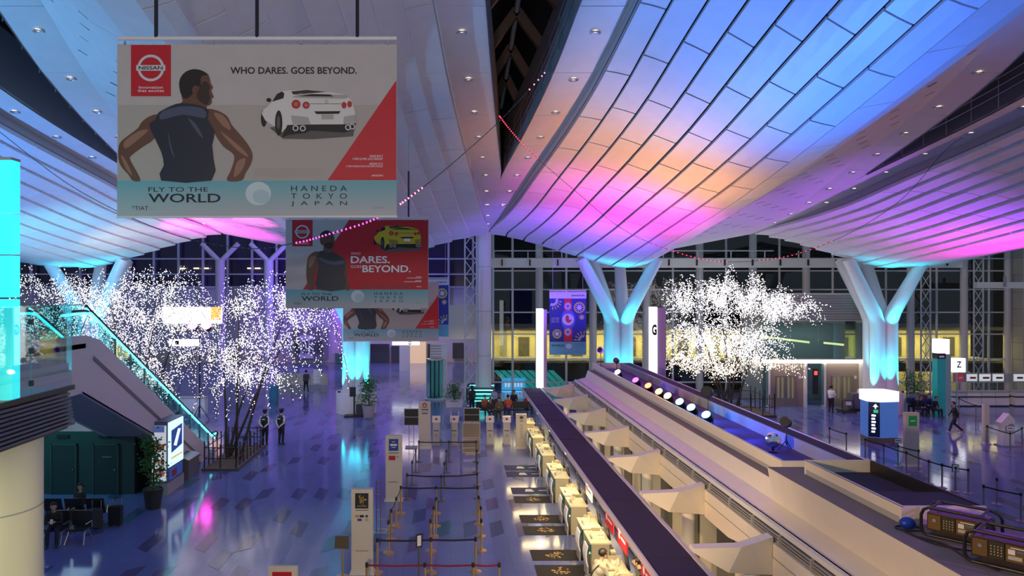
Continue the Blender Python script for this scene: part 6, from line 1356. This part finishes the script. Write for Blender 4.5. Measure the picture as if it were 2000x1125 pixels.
# direction box, totem, Z sign, counters at right
q = GR(1727, 866); db = thing('direction_box', 'blue direction box with glowing white top and pictograms', 'sign', (q.x, q.y+.6, 0)); x0, x1 = P(1700, 0, q.y).x, P(1756, 0, q.y).x; xm = P(1719, 0, q.y).x
foot = [(x0, q.y+.25, 0), (xm, q.y-.05, 0), (x1, q.y+.1, 0), (x1-.2, q.y+1.1, 0), (x0+.1, q.y+1.1, 0)]
def prism(pts, z0, z1): return MB().slab([(a, b, z0) for a, b, _ in pts], (0, 0, z1-z0))
prism(foot, 0, .28).build('plinth', mat('plinth_brown', (.3, .2, .13), .5), db); prism(foot, .28, 2.15).build('blue_body', mat('body_blue', (.05, .13, .40), .4, emit=.25, ecol=(.1, .25, .75)), db); prism([(q.x+(a-q.x)*1.06, q.y+.5+(b-q.y-.5)*1.06, 0) for a, b, _ in foot], 2.15, 2.68).build('light_top', lit_white, db)
A_, B_ = Vector(foot[0]), Vector(foot[1]); u_ = (B_-A_).normalized(); n_ = Vector((u_.y, -u_.x, 0))
S8 = Sheet(db, lambda a, b, l: A_ + u_*a*(B_-A_).length + n_*.004*l + Vector((0, 0, 2.15-1.87*b)))
S8.rect('navy_face', .06, .02, .94, .98, mat('face_navy', (.01, .03, .12), .4), 1); S8.rect('green_mark', .45, .22, .8, .31, mat('mark_green', (.03, .5, .25), .5, emit=.6), 2)
S8.poly('arrow', [(.4, .14), (.6, .06), (.8, .14), (.65, .14), (.65, .19), (.55, .19), (.55, .14)], lit_white, 2)
for k in range(6): S8.rect('pictogram', .3, .36 + k*.09, .62 - .05*(k % 2), .41 + k*.09, lit_white, 2)
q = GR(1842, 812); to = thing('info_totem', 'tall totem with glowing white head and teal front', 'totem', (q.x, q.y, 0)); xa, xb, xc = (P(v, 0, q.y).x for v in (1831, 1847, 1858))
MB().box(xa, q.y, 0, xb, q.y+.5, 3.6).build('teal_front', mat('totem_teal', (.02, .30, .27), .4, emit=.12), to); MB().box(xb, q.y+.02, 0, xc, q.y+.5, 3.9).build('steel_side', steel, to); MB().box(xa, q.y-.02, 3.95, xb-.03, q.y+.5, 4.85).build('light_head', lit_white, to); MB().box(xb+.02, q.y, 3.9, xb+.25, q.y+.5, 4.83).build('light_head', lit_white, to); MB().box(xa, q.y-.01, 3.6, xb, q.y+.5, 3.95).build('caption_band', black, to); MB().box(xa+.1, q.y-.02, 3.68, xb-.1, q.y-.01, 3.8).build('caption', wink, to)
zs_ = thing('letter_sign', 'square glowing sign with the letter Z above the right-hand counters', 'sign', P(1872, 714, 47)); a, b = P(1860, 727, 47), P(1886, 700, 47); MB().box(a.x, 47, a.z, b.x, 47.3, b.z).build('light_box', lit_white, zs_); text('letter', 'Z', ink, zs_, (a.x+.26, 46.98, a.z+.3), (1, 0, 0), (0, 0, 1), .34, .42, bold=.03); MB().tube([(a.x+.4, 47.15, 0), (a.x+.4, 47.15, a.z)], .04, 8).build('post', steel, zs_)
CD = 48.9
for k, (a, b) in enumerate(((1862, 1972), (1983, 2060))):
    t = thing('service_counter', ('long white service counter with dark top under the monitors', 'white service counter at the right edge')[k], 'counter', (P((a+b)/2, 0, CD).x, CD, 0)); xa, xb = P(a, 0, CD).x, P(b, 0, CD).x; n = 4 if k == 0 else 3
    for j in range(n):
        u0, u1 = xa+(xb-xa)*j/n+.02, xa+(xb-xa)*(j+1)/n-.02
        MB().box(u0, CD, .08, u1, CD+.6, .62).build('front_panel', white, t); MB().box(u0, CD+.02, .70, u1, CD+.6, .98).build('upper_panel', white, t)
    MB().box(xa, CD-.05, .62, xb, CD+.6, .70).build('dark_band', black, t); MB().box(xa-.05, CD-.05, .98, xb+.05, CD+.65, 1.03).build('counter_top', grey, t); MB().box(xa, CD+.03, 0, xb, CD+.6, .08).build('kick', black, t)
for k, (a, b) in enumerate(((1864, 1884), (1886, 1910), (1911, 1936), (1937, 1962), (1978, 2002))):
    d = 50.2; t = thing('flight_monitor', f'counter display with {"red" if k == 0 else "white"} screen, {ORD[k]} from left above the right-hand counters', 'monitor', P((a+b)/2, 738, d), 'displays above the right-hand counters'); u, v = P(a, 746, d), P(b, 729, d)
    MB().box(u.x, d, u.z, v.x, d+.15, v.z).build('casing', grey, t); MB().box(u.x+.06, d-.01, u.z+.06, v.x-.06, d, v.z-.06).build('screen', mat('screen_red', (.3, .02, .03), .4, emit=.5) if k == 0 else mat('screen_pale', (.6, .7, .72), .4, emit=.45), t)
    MB().box(u.x+.3, d-.02, u.z+.22, v.x-.15, d-.01, v.z-.25).build('airline_mark', wink if k == 0 else lamp_r, t); MB().tube([((u.x+v.x)/2, d+.08, 0), ((u.x+v.x)/2, d+.08, u.z)], .03, 6).build('post', steel, t)
q = GR(1970, 872); wk = thing('white_kiosk', 'white angular kiosk standing at right behind the barriers', 'kiosk', (q.x, q.y, 0)); MB().slab([(q.x-.3, q.y, .05), (q.x+.3, q.y, .05), (q.x+.32, q.y, 1.35), (q.x+.05, q.y, 1.66), (q.x-.38, q.y, 1.2), (q.x-.2, q.y, .9)], (0, .4, 0)).build('body', mat('kiosk_white', (.75, .74, .72), .4), wk); MB().box(q.x-.4, q.y-.1, 0, q.x+.4, q.y+.5, .05).build('foot', grey, wk); MB().box(q.x+.0, q.y-.02, .95, q.x+.25, q.y, 1.15).build('reader', grey, wk)
# ------------------------------------------------------------------ strings of small lights slung across the hall
def garland(pts, label, col, step, name, lit):
    t = thing('light_string', label, 'string lights', pts[0]); L = spline([Vector(p) for p in pts], 10, False)
    MB().tube(L, .010, 4).build('wire', mat('wire_dark', (.05, .05, .06), .6), t); on, off = MB(), MB(); n = len(L)-1
    for i in range(n):
        k = max(1, int((L[i+1]-L[i]).length/step)); u = i/n; glow = any(a <= u <= b for a, b in lit)
        for j in range(k): (on if glow else off).ell(L[i].lerp(L[i+1], (j+.5)/k), .024 if glow else .018, 5, 4)
    o = on.build('bulbs', mat('string_' + name, col, .4, emit=3.2, ecol=col), t); o['kind'] = 'stuff'
    o = off.build('unlit_bulbs', mat('bulb_off', (.22, .2, .24), .4), t); o['kind'] = 'stuff'
garland([P(1066, 140, 22), P(980, 232, 20), P(900, 305, 18.5), P(840, 355, 17), P(780, 400, 15.5)], 'pale string of lights from the skylight to behind the nearest banner', (1, .2, .35), .18, 'rose', [(0, .1), (.78, 1)])
garland([P(775, 405, 15.3), P(720, 433, 16), P(640, 458, 17), P(575, 475, 18), P(480, 485, 19), P(330, 455, 19.5), P(150, 370, 20), P(0, 258, 20)], 'magenta string of lights crossing the red banner', (1, .06, .6), .2, 'magenta', [(.0, .42)])
garland([P(975, 226, 24), P(1000, 258, 25), P(1040, 300, 26), P(1120, 370, 28), P(1220, 450, 30), P(1320, 492, 32), P(1400, 510, 33), P(1480, 509, 33.5), P(1560, 495, 33), P(1660, 455, 31), P(1760, 390, 28), P(1840, 300, 25), P(1880, 268, 24)], 'red string of lights swagged across the right-hand vaults', (1, .03, .06), .22, 'red', [(0, .18), (.37, .52), (.58, .72)])
